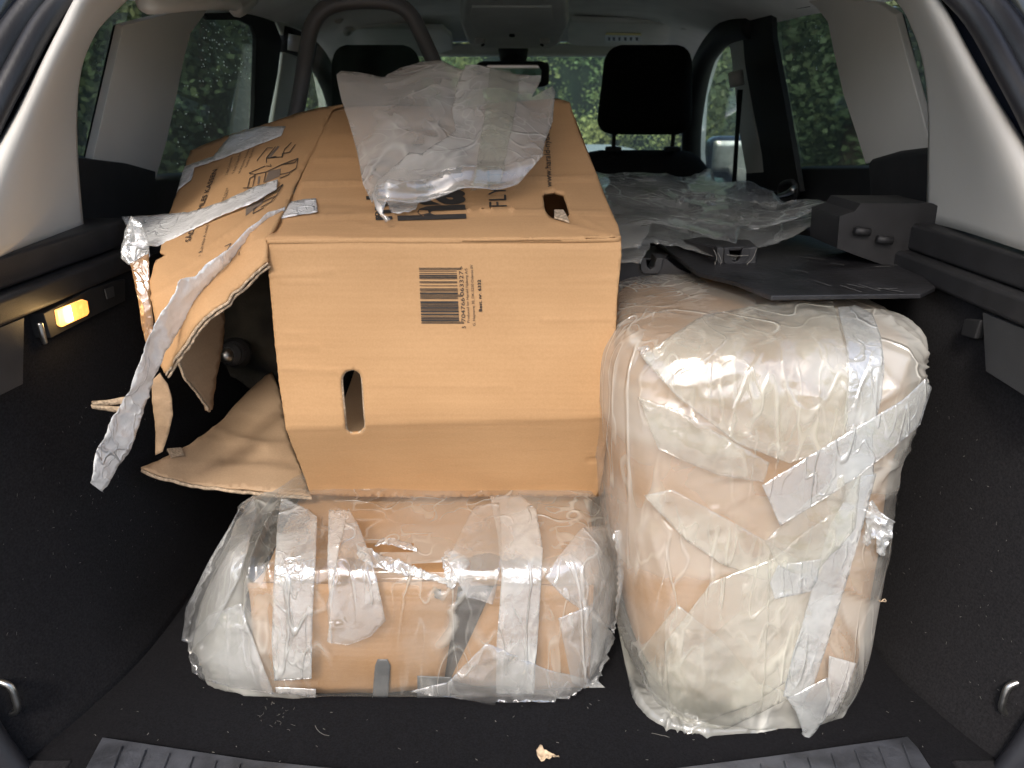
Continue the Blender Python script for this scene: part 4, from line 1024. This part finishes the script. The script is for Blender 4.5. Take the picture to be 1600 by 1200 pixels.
tape_on('tape_strip', [(1308, 486), (1335, 482), (1362, 495), (1374, 530), (1378, 570), (1374, 620), (1360, 680), (1362, 740), (1340, 800), (1318, 780), (1322, 690), (1316, 650), (1322, 600), (1320, 540)], fb(.004, .76), M['tape'], pr, rid=.0012)
tape_on('tape_strip', [(1186, 752), (1300, 682), (1400, 622), (1432, 590), (1440, 605), (1424, 660), (1380, 700), (1330, 740), (1280, 775), (1214, 815)], fb(.010, .75), M['tape'], pr, rid=.0012)
tape_on('tape_strip', [(1335, 740), (1362, 735), (1340, 820), (1318, 900), (1300, 960), (1284, 1010), (1268, 1060), (1250, 1090), (1220, 1080), (1236, 1010), (1252, 960), (1268, 900), (1290, 820)], fb(.008, .73), M['tape'], pr, rid=.0012)
tape_on('tape_strip', [(1198, 902), (1212, 876), (1278, 868), (1272, 900), (1262, 918), (1206, 930)], fb(.009, .72), M['tape'], pr, rid=.0012)
tape_on('tape_strip', [(1224, 1080), (1285, 1048), (1290, 1080), (1282, 1110), (1262, 1136), (1252, 1146), (1246, 1120), (1238, 1098)], fb(.012, .70), M['tape'], pr, rid=.0012)
tape_on('tape_strip', [(1290, 1018), (1330, 1030), (1318, 1070), (1300, 1105), (1284, 1112), (1288, 1070)], fb(.008, .73), M['tape_thin'], pr, rid=.0012)
tape_on('tape_strip', [(996, 545), (1014, 541), (1024, 560), (1012, 570)], fb(.002, .75), M['tape_thin'], pr, rid=.0012)
# loose overlapping folds of the bag
film2 = film('second layer of wrap', .08, .27, (.84, .83, .74), gl=.08, rough=.15, sc=8, bump=.6, fine=30, line=.3); 
folds = [([(1005, 560), (1100, 500), (1200, 480), (1300, 478), (1322, 560), (1320, 690), (1230, 720), (1150, 690), (1060, 620)], .006),
         ([(1010, 770), (1050, 760), (1120, 800), (1210, 850), (1260, 880), (1200, 905), (1130, 880), (1070, 840)], .005),
         ([(1040, 1000), (1110, 905), (1200, 870), (1290, 800), (1330, 790), (1320, 860), (1280, 960), (1250, 1040), (1180, 1090), (1100, 1120), (1050, 1100)], .007),
         ([(1000, 620), (1060, 640), (1200, 720), (1190, 750), (1120, 740), (1030, 700)], .004),
         ([(1190, 840), (1300, 740), (1340, 720), (1330, 820), (1260, 900), (1215, 880)], .008),
         ([(1000, 1020), (1060, 940), (1130, 1000), (1180, 1060), (1240, 1080), (1120, 1138), (1070, 1142), (1030, 1090)], .006)]
def sm2(poly, k=3): return [(q.x, q.y) for q in smooth_path([(a, b, 0) for a, b in poly], k, True)]
for poly, off in folds:
    tape_on('plastic_fold', poly, fb(off, .75), film2, pr, step=6, rid=.003, rs=14, cz=(40, .004))
# crumpled tuft at the right
tuft = [(1348, 790), (1362, 780), (1375, 800), (1396, 812), (1390, 840), (1378, 868), (1368, 862), (1366, 835), (1352, 850), (1345, 845), (1352, 820)]
sheet('plastic_fold', tuft, lambda u, v: P(u, v, .725), M['tape'], pr, step=4, rid=.016, rid_sc=45, thick=.0003)
tube('loose_thread', [P(1372, 936, .74), P(1376, 940, .735), P(1382, 936, .735), P(1384, 940, .735), P(1378, 939, .735)], .0007, M['card_edge'], pr, n=4, seg=5)

# ---- lower package
pb = thing('wrapped_package', 'wide brown carton wrapped in cloudy torn plastic lying flat under the open box', 'package', (-.12, .93, 0))
# carton
def quadgrid(a, b, c, d, nx, ny, fn=None):
    rows = []
    for j in range(ny + 1):
        row = []
        for i in range(nx + 1):
            s_, t_ = i / nx, j / ny
            p = a.lerp(b, s_).lerp(d.lerp(c, s_), t_); row.append(p + (fn(s_, t_) if fn else Vector((0, 0, 0))))
        rows.append(row)
    return rows
xl, xr = P(398, 980, .765).x, P(925, 980, .765).x
Zt = .166
c1l, c1r = Vector((xl, .770, .006)), Vector((xr, .770, .006))
fz = lambda s_, t_: Vector((0, .006 * noise.noise(Vector((s_ * 4, t_ * 3, 1))) - .004 * math.sin(math.pi * t_), 0))
# two front halves meeting at a gap, left half with torn top
splitx = lambda z: np.interp(z, [0, Zt], [P(690, 1070, .765).x, P(716, 895, .765).x])
for nm, xa, xb, dy in (('left', lambda z: xl, lambda z: splitx(z), -.004), ('right', lambda z: splitx(z) + np.interp(z, [0, Zt], [.008, .05]), lambda z: xr, .004)):
    rows = []
    for z in np.linspace(.004, Zt - (.008 if nm == 'right' else .0), 14):
        rows.append([Vector((xa(z) + (xb(z) - xa(z)) * t_, .768 + dy + fz(t_ + (nm == 'right'), z / Zt).y + (.014 * (1 - t_) ** 6 if nm == 'right' else .012 * t_ ** 8), z)) for t_ in np.linspace(0, 1, 20)])
    o = grid('carton_flap', rows, M['card_pkg'], pb); solid(o, .004, 0)
    if nm == 'left': lf = o; lfr = rows
box('carton_gap_shade', (xl + .004, .786, .002), (xr - .004, .80, Zt - .012), mat('dark gap shade', (.045, .038, .035), .9, var=.2, vsc=20), pb)  # dark sheet behind the flap gap: its shade is put into the colour
rows = [[Vector((xl + (xr - xl) * s_ + (.01 if t_ else 0), .776 + .55 * t_, Zt + .012 * t_ ** .6 - .010 * (1 - t_) ** 6 + .003 * noise.noise(Vector((s_ * 5, t_ * 8, 0))))) for s_ in np.linspace(0, 1, 28)] for t_ in np.linspace(0, 1, 24)]
o = grid('carton_top', rows, M['card_pkg'], pb); solid(o, .004, -1)
box('carton_body', (xl + .002, .802, .002), (xr - .002, 1.30, Zt - .018), M['card_pkg'], pb)
# torn white paper edge along the top of the front flap
te = densify([(592, 852), (610, 868), (640, 880), (680, 892), (692, 898), (680, 884), (650, 872), (620, 862)], 5, 2.2)
# B mark, upside down
pB = lambda u, v: P(u, v, .7590)
pr_text('B', (690, 921), (-1, .03), 14, pB, pb, length=13, skew=(0, 1), name='print', heavy=.035)
# film hull
def secw(z, xl_, xr_, yf, yb=1.34): return (z, (xl_ + xr_) / 2, (xr_ - xl_) / 2, (yf + yb) / 2, (yb - yf) / 2)
hl = lambda u, v, Y: P(u, v, Y).x
secs = [secw(.0, hl(340, 1062, .79), hl(930, 1090, .78), .775), secw(.003, hl(310, 1058, .78), hl(942, 1090, .775), .758), secw(.02, hl(296, 1040, .79), hl(950, 1060, .78), .748),
        secw(.06, hl(288, 985, .80), hl(962, 1000, .79), .748), secw(.10, hl(302, 930, .81), hl(968, 940, .79), .752), secw(.14, hl(330, 885, .83), hl(968, 900, .80), .757),
        secw(.172, hl(358, 845, .85), hl(955, 862, .81), .762), secw(.186, hl(372, 820, .87), hl(950, 840, .83), .776)]
secs += [secw(.195, hl(372, 820, .87) + .01, hl(950, 840, .83) - .012, .82, 1.30), secw(.2005, hl(372, 820, .87) + .03, .10, .90, 1.22), secw(.202, -.2, .0, 1.0, 1.1)]
rings = loft_hull(secs, n=380, e=.30, sub=12)
anch = [(P(402, 812, .80), .16, .012, 8, .4), (P(560, 800, .80), .07, .006, 4, .9), (P(700, 880, .76), .12, .010, 8, .2), (P(905, 1100, .76), .12, .008, 7, 0), (P(300, 1050, .78), .10, .006, 6, 2)]
def proj(p):
    d = p - O; ax = Vector((0, cp, -sp_)); upv = Vector((0, sp_, cp)); k = d.dot(ax)
    return 800 + F * d.x / k, 600 - F * d.dot(upv) / k
torn = densify([(584, 850), (600, 850), (625, 856), (642, 862), (662, 870), (678, 874), (690, 880), (692, 896), (676, 892), (655, 886), (628, 876), (605, 866)], 5, 2)
def cutf(p):
    if p.y > .90 or p.z < .1: return False
    return inside(*proj(p), torn)
def clingB(p):
    m_ = .30 * sst(xl + .012, xl - .02, p.x) + .22 * sst(xr - .01, xr + .02, p.x) + .10 * sst(.02, .0, p.z)
    return m_ + .22 * sst(.05, .3, noise.noise(Vector((p.x * 9, p.z * 5 + p.y * 3, 4)))) + .0
_, bvB = wrap('plastic_wrap', rings, M['film'], pb, .010, 10, .001, anch, Vector((1, 5, 2)), (1.1, .8, 1), cutf, clingB)
fbB = lambda off, Y=.76: caster(bvB, off, lambda u, v: P(u, v, Y))
tape_on('tape_strip', [(440, 780), (482, 800), (496, 812), (494, 880), (490, 960), (488, 1058), (430, 1060), (426, 1000), (430, 900), (434, 820)], fbB(.004), M['tape'], pb, rid=.0012)
tape_on('tape_strip', [(514, 800), (545, 800), (530, 860), (522, 920), (512, 1000), (520, 1004), (512, 880)], fbB(.003), M['tape_thin'], pb, rid=.0012)
tape_on('tape_strip', [(765, 778), (815, 778), (838, 800), (848, 860), (842, 960), (834, 1080), (775, 1080), (776, 1000), (784, 900), (776, 830)], fbB(.004), M['tape'], pb, rid=.0012)
tape_on('tape_strip', [(432, 1070), (495, 1073), (494, 1086), (432, 1078)], fbB(.004, .757), M['tape_thin'], pb, rid=.0012)
dark_p = mat('grey tape end', (.10, .105, .11), .45, var=.2, vsc=40)
tape_on('tape_end', [(586, 1040), (590, 1030), (605, 1030), (610, 1040), (606, 1090), (582, 1089)], lambda u, v: P(u, v, .7560), dark_p, pb, rid=.0005)
tape_on('tape_end', [(652, 1056), (706, 1058), (704, 1090), (652, 1090)], lambda u, v: P(u, v, .7560), dark_p, pb, rid=.0005)
sheet('torn_edge', [(556, 852), (584, 862), (606, 870), (640, 882), (676, 896), (696, 902), (700, 912), (670, 906), (630, 898), (590, 888), (560, 876)], caster(bvB, .001, lambda u, v: P(u, v, .76)), M['tape'], pb, step=3.5, jag=1.8, thick=.0004, rid=.008, rid_sc=70)
sheet('torn_edge', [(584, 852), (600, 842), (625, 845), (642, 850), (652, 862), (640, 860), (622, 856), (604, 852)], caster(bvB, .001, lambda u, v: P(u, v, .78)), M['tape'], pb, step=3.5, jag=1.8, thick=.0004, rid=.006, rid_sc=70)
sheet('torn_edge', [(690, 872), (700, 858), (722, 868), (736, 880), (724, 892), (708, 920), (698, 916), (694, 898)], caster(bvB, .001, lambda u, v: P(u, v, .78)), M['tape'], pb, step=3.5, jag=1.8, thick=.0004, rid=.006, rid_sc=70)
film3 = film('loose wrap layer', .08, .25, (.82, .83, .82), gl=.12, rough=.12, sc=8, bump=.6, fine=24, line=.3)
foldsB = [([(545, 800), (562, 830), (590, 900), (604, 965), (580, 990), (545, 1003), (520, 1000), (512, 940), (530, 870)], .006),
          ([(284, 1000), (290, 950), (330, 870), (372, 800), (400, 780), (404, 812), (380, 900), (340, 980), (310, 1010)], .006),
          ([(300, 1050), (296, 1000), (330, 960), (380, 940), (400, 1000), (430, 1080), (360, 1068)], .005),
          ([(700, 880), (740, 800), (780, 790), (784, 880), (770, 940), (730, 930)], .006),
          ([(850, 900), (910, 830), (972, 828), (975, 900), (960, 990), (920, 960), (880, 930)], .007),
          ([(640, 1075), (700, 1060), (760, 1000), (850, 1040), (930, 1060), (952, 1080), (925, 1106), (895, 1108), (790, 1096)], .006),
          ([(870, 960), (920, 940), (955, 1000), (930, 1080), (890, 1060)], .008)]
for poly, off in foldsB:
    tape_on('plastic_fold', poly, fbB(off, .775), film3, pb, step=6, rid=.003, rs=14, cz=(36, .004))

# ================================================================== LOOSE PLASTIC SHEETS
# folded bag lying over the back of the box
bag = thing('plastic_bag', 'crumpled cloudy plastic bag folded over the back of the open cardboard box', 'plastic bag', dT(680, 250))
A1 = [(528, 125), (535, 118), (560, 116), (600, 117), (606, 110), (625, 102), (660, 99), (690, 104), (720, 114), (745, 110), (760, 160), (740, 220), (700, 262), (660, 285), (630, 290), (600, 300), (590, 290), (582, 320), (568, 290), (558, 240), (545, 190), (535, 160)]
d1 = Depth([(528, 125, 1.20), (660, 100, 1.26), (745, 110, 1.24), (655, 245, .99), (582, 320, .93), (558, 240, 1.00), (600, 180, 1.06), (700, 170, 1.10)])
def wave1(u, v, p): return .006 * math.sin((u - 540) / 26 + v / 60) * min(1, max(0, (330 - v) / 120)) + .004 * ridged(p, 9, 2)
sheet('back_layer', A1, d1, M['film_big'], bag, step=5, thick=.0004, fn=wave1, cz=(40, .006))
A2 = [(728, 108), (760, 106), (800, 112), (845, 120), (842, 132), (832, 150), (862, 136), (867, 145), (864, 190), (850, 225), (842, 262), (810, 285), (770, 296), (720, 302), (690, 307), (640, 318), (606, 318), (600, 335), (613, 345), (604, 350), (590, 330), (584, 310), (592, 285), (610, 262), (640, 240), (660, 245), (690, 225), (712, 205), (706, 170), (716, 130)]
d2 = Depth([(728, 108, 1.22), (845, 120, 1.22), (866, 150, 1.20), (842, 262, .975), (720, 302, .905), (606, 318, .885), (604, 350, .875), (700, 215, 1.0), (780, 200, 1.04)])
def wave2(u, v, p): return .004 * math.sin((u - v * .8) / 24) + .004 * (ridged(p, 10, 3)) + .012 * math.exp(-(seg_d(u, v, (610, 300), (840, 262)) / 9) ** 2)
_, bvG = sheet('front_layer', A2, d2, M['film_big'], bag, step=5, thick=.0004, fn=wave2, cz=(45, .005))
tape_on('tape_strip', [(765, 112), (812, 116), (806, 160), (800, 200), (790, 250), (780, 290), (735, 298), (745, 250), (755, 200), (762, 150)], caster(bvG, .004, d2), film('olive tape', .1, .2, (.56, .56, .46), gl=.07, rough=.2, sc=12, bump=.3), bag, rid=.002)
tape_on('tape_strip', [(604, 318), (650, 320), (660, 316), (650, 334), (625, 341), (612, 338)], caster(bvT, .006, dT), M['tape_thin'], bag, rid=.003)
# clear sheet over the load cover on the right
sh = thing('plastic_sheet', 'thin clear plastic sheet draped over the black load cover behind the right package', 'plastic sheet', P(1120, 340, 1.3))
B1 = [(925, 268), (960, 272), (1020, 276), (1080, 275), (1110, 270), (1122, 284), (1150, 288), (1200, 300), (1240, 318), (1275, 320), (1306, 328), (1310, 342), (1290, 335), (1250, 348), (1210, 362), (1175, 368), (1158, 362), (1150, 385), (1120, 382), (1060, 366), (1018, 360), (1015, 375), (1000, 400), (968, 402), (955, 340), (940, 300)]
dSh = Depth([(925, 268, 1.85), (1110, 270, 1.8), (1200, 300, 1.50), (1308, 335, 1.16), (1250, 348, 1.12), (1150, 385, 1.02), (1018, 360, 1.10), (970, 400, 1.00), (955, 330, 1.25), (1060, 320, 1.35)])
for nm, lift, sd_ in (('upper_layer', .0, 0), ('lower_layer', -.018, 4)):
    sheet(nm, B1, dSh, M['film_dark'], sh, step=6, thick=.0003, jag=1, fn=lambda u, v, p, L=lift, s0=sd_: L + .012 * ridged(p + Vector((s0, 0, 0)), 6, 2) + .015 * noise.noise(p * 5 + Vector((s0, 1, 0))))

# ================================================================== LOAD COVER PIECES
lc = thing('load_cover', 'flat scuffed black load cover board lying on the right ledge', 'load cover', P(1300, 430, 1.0))
bd = slab('board', [PZ(u, v, .498) for u, v in ((1205, 462), (1330, 460), (1440, 459), (1462, 448), (1400, 395), (1290, 372), (1180, 358), (1100, 350), (1030, 380), (1090, 425), (1150, 440))], (0, 0, -.006), mat('scuffed black board', (.016, .016, .018), .42, var=.5, vsc=18, bump=.5, bsc=120), lc, .0015)
rnd = random.Random(3)
scr = []
for _ in range(16):
    u, v = rnd.uniform(1190, 1400), rnd.uniform(385, 452); l = rnd.uniform(10, 45)
    scr += lines([[(u, v), (u + l, v + l * rnd.uniform(-.1, .35))]], .35)
strip('scratches', scr, lambda u, v: PZ(u, v, .4992), bd, mat('pale scratch', (.10, .10, .10), .7))
def tray(pts_top, pts_front, yoff, label, notch, depth=.22):
    t_ = thing('shelf_section', label, 'load cover', P(pts_front[0][0], pts_front[0][1], yoff), 'folding load cover sections behind the right package')
    return t_
t1 = tray(None, [(1150, 410)], 1.03, 'black shelf end with a notched bracket lying on the load cover board', None)
slab('end_panel', [P(u, v, 1.03) for u, v in ((1120, 386), (1135, 388), (1137, 402), (1142, 410), (1153, 411), (1160, 404), (1162, 388), (1183, 385), (1180, 432), (1122, 437))], (.002, .02, 0), M['greyplastic'], t1, .002)
slab('side_panel', [P(1022, 364, 1.25), P(1118, 388, 1.035), P(1122, 437, 1.035), P(1075, 428, 1.15), P(1030, 400, 1.25)], (0.0, .012, 0), M['blackplastic'], t1, .002)
slab('cover_panel', [P(1022, 363, 1.26), P(1120, 386, 1.04), P(1182, 384, 1.04), P(1160, 366, 1.25), P(1100, 350, 1.4)], (0, 0, -.006), M['blackplastic'], t1, .002)
slab('notched_bracket', [P(u, v, 1.026) for u, v in ((1132, 387), (1139, 388), (1141, 402), (1147, 409), (1153, 408), (1158, 401), (1160, 388), (1170, 387), (1172, 398), (1162, 412), (1154, 417), (1136, 416), (1131, 409))], (0, .006, 0), M['blackplastic'], t1, .001)
t2 = tray(None, [(1000, 430)], 1.05, 'black shelf end with a notched bracket beside the right edge of the cardboard box', None)
slab('end_panel', [P(u, v, 1.06) for u, v in ((940, 406), (1000, 406), (1004, 418), (1010, 424), (1018, 422), (1022, 414), (1024, 402), (1040, 404), (1052, 414), (1060, 420), (1085, 430), (1110, 445), (1040, 456), (1000, 458), (940, 452))], (0, .03, 0), M['blackplastic'], t2, .003)
slab('notched_bracket', [P(u, v, 1.054) for u, v in ((1001, 403), (1009, 403), (1011, 416), (1016, 421), (1022, 418), (1026, 403), (1036, 403), (1034, 420), (1028, 428), (1006, 428), (1001, 422))], (0, .008, 0), M['greyplastic'], t2, .001)
slab('cover_panel', [P(940, 404, 1.09), P(1040, 402, 1.09), P(1060, 384, 1.3), P(940, 384, 1.3)], (0, 0, -.005), M['blackplastic'], t2, .002)
th = []
for k in range(4):
    pts = [P(1075 + k * 3 + rnd.uniform(-3, 3), 388 + j * 9 + rnd.uniform(-3, 3), 1.02) for j in range(6)]
for k, px in enumerate([[(1115, 390), (1120, 402), (1117, 415), (1121, 425), (1118, 432), (1118, 440)], [(1136, 398), (1150, 400), (1170, 399)], [(1183, 388), (1176, 404), (1168, 412), (1160, 424)], [(1122, 395), (1127, 408), (1123, 418), (1119, 428)]]):
    tube('thread', [P(u, v, 1.02) for u, v in px], .0005, M['lint'], t1, n=4, seg=4)

# ================================================================== BITS ON THE FLOOR
sc_ = sheet('paper_scrap', [(838, 1172), (846, 1162), (850, 1172), (860, 1176), (874, 1179), (868, 1184), (856, 1186), (846, 1188), (840, 1182)], lambda u, v: PZ(u, v, .008), M['paperscrap'], None, step=3, thick=.001, rid=.01, rid_sc=90)[0]
tag(sc_, 'small torn curl of tan paper on the black boot carpet near the sill', 'paper scrap')
V = []; Fc = []
rnd = random.Random(21)
def fibre(p, L, wd=.0004, curl=1.0):
    a = rnd.uniform(0, 6.28); q = Vector(p)
    for k in range(4):
        d = Vector((math.cos(a), math.sin(a), 0)) * L / 4; n = Vector((-math.sin(a), math.cos(a), 0)) * wd; i = len(V)
        V.extend([q - n, q + n, q + d + n, q + d - n]); Fc.append((i, i + 1, i + 2, i + 3)); q = q + d; a += rnd.uniform(-.6, .6) * curl
for _ in range(70): fibre((rnd.uniform(-.5, .5), rnd.uniform(.655, .78), .003), rnd.uniform(.0008, .0035), rnd.uniform(.00015, .0004))
for _ in range(26): fibre(PZ(rnd.gauss(430, 14), rnd.gauss(1115, 20), .003), rnd.uniform(.002, .007), .00013, 2)
for _ in range(3): fibre((rnd.uniform(-.35, .45), rnd.uniform(.66, .74), .004), rnd.uniform(.015, .03), .00025, .6)
o = obj('lint', V, Fc, M['lint']); o['kind'] = 'stuff'; tag(o, 'pale lint and fibres scattered over the black boot carpet', 'lint')
V = []; Fc = []
for s in (-1, 1):
    for _ in range(110):
        y = rnd.uniform(.66, 1.0); z = rnd.uniform(.03, .36); x = s * (np.interp(y, [.62, .68, .74, .82, .95], [.60, .568, .545, .525, .515]) - .009); i = len(V)
        a = rnd.uniform(0, 6.28); L = rnd.uniform(.0006, .004); d = Vector((0, math.cos(a), math.sin(a))) * L; n = Vector((0, -math.sin(a), math.cos(a))) * .00022; p = Vector((x, y, z))
        V.extend([p - n, p + n, p + d + n, p + d - n]); Fc.append((i, i + 1, i + 2, i + 3))
o = obj('lint', V, Fc, M['lint'], C_); o['kind'] = 'stuff'
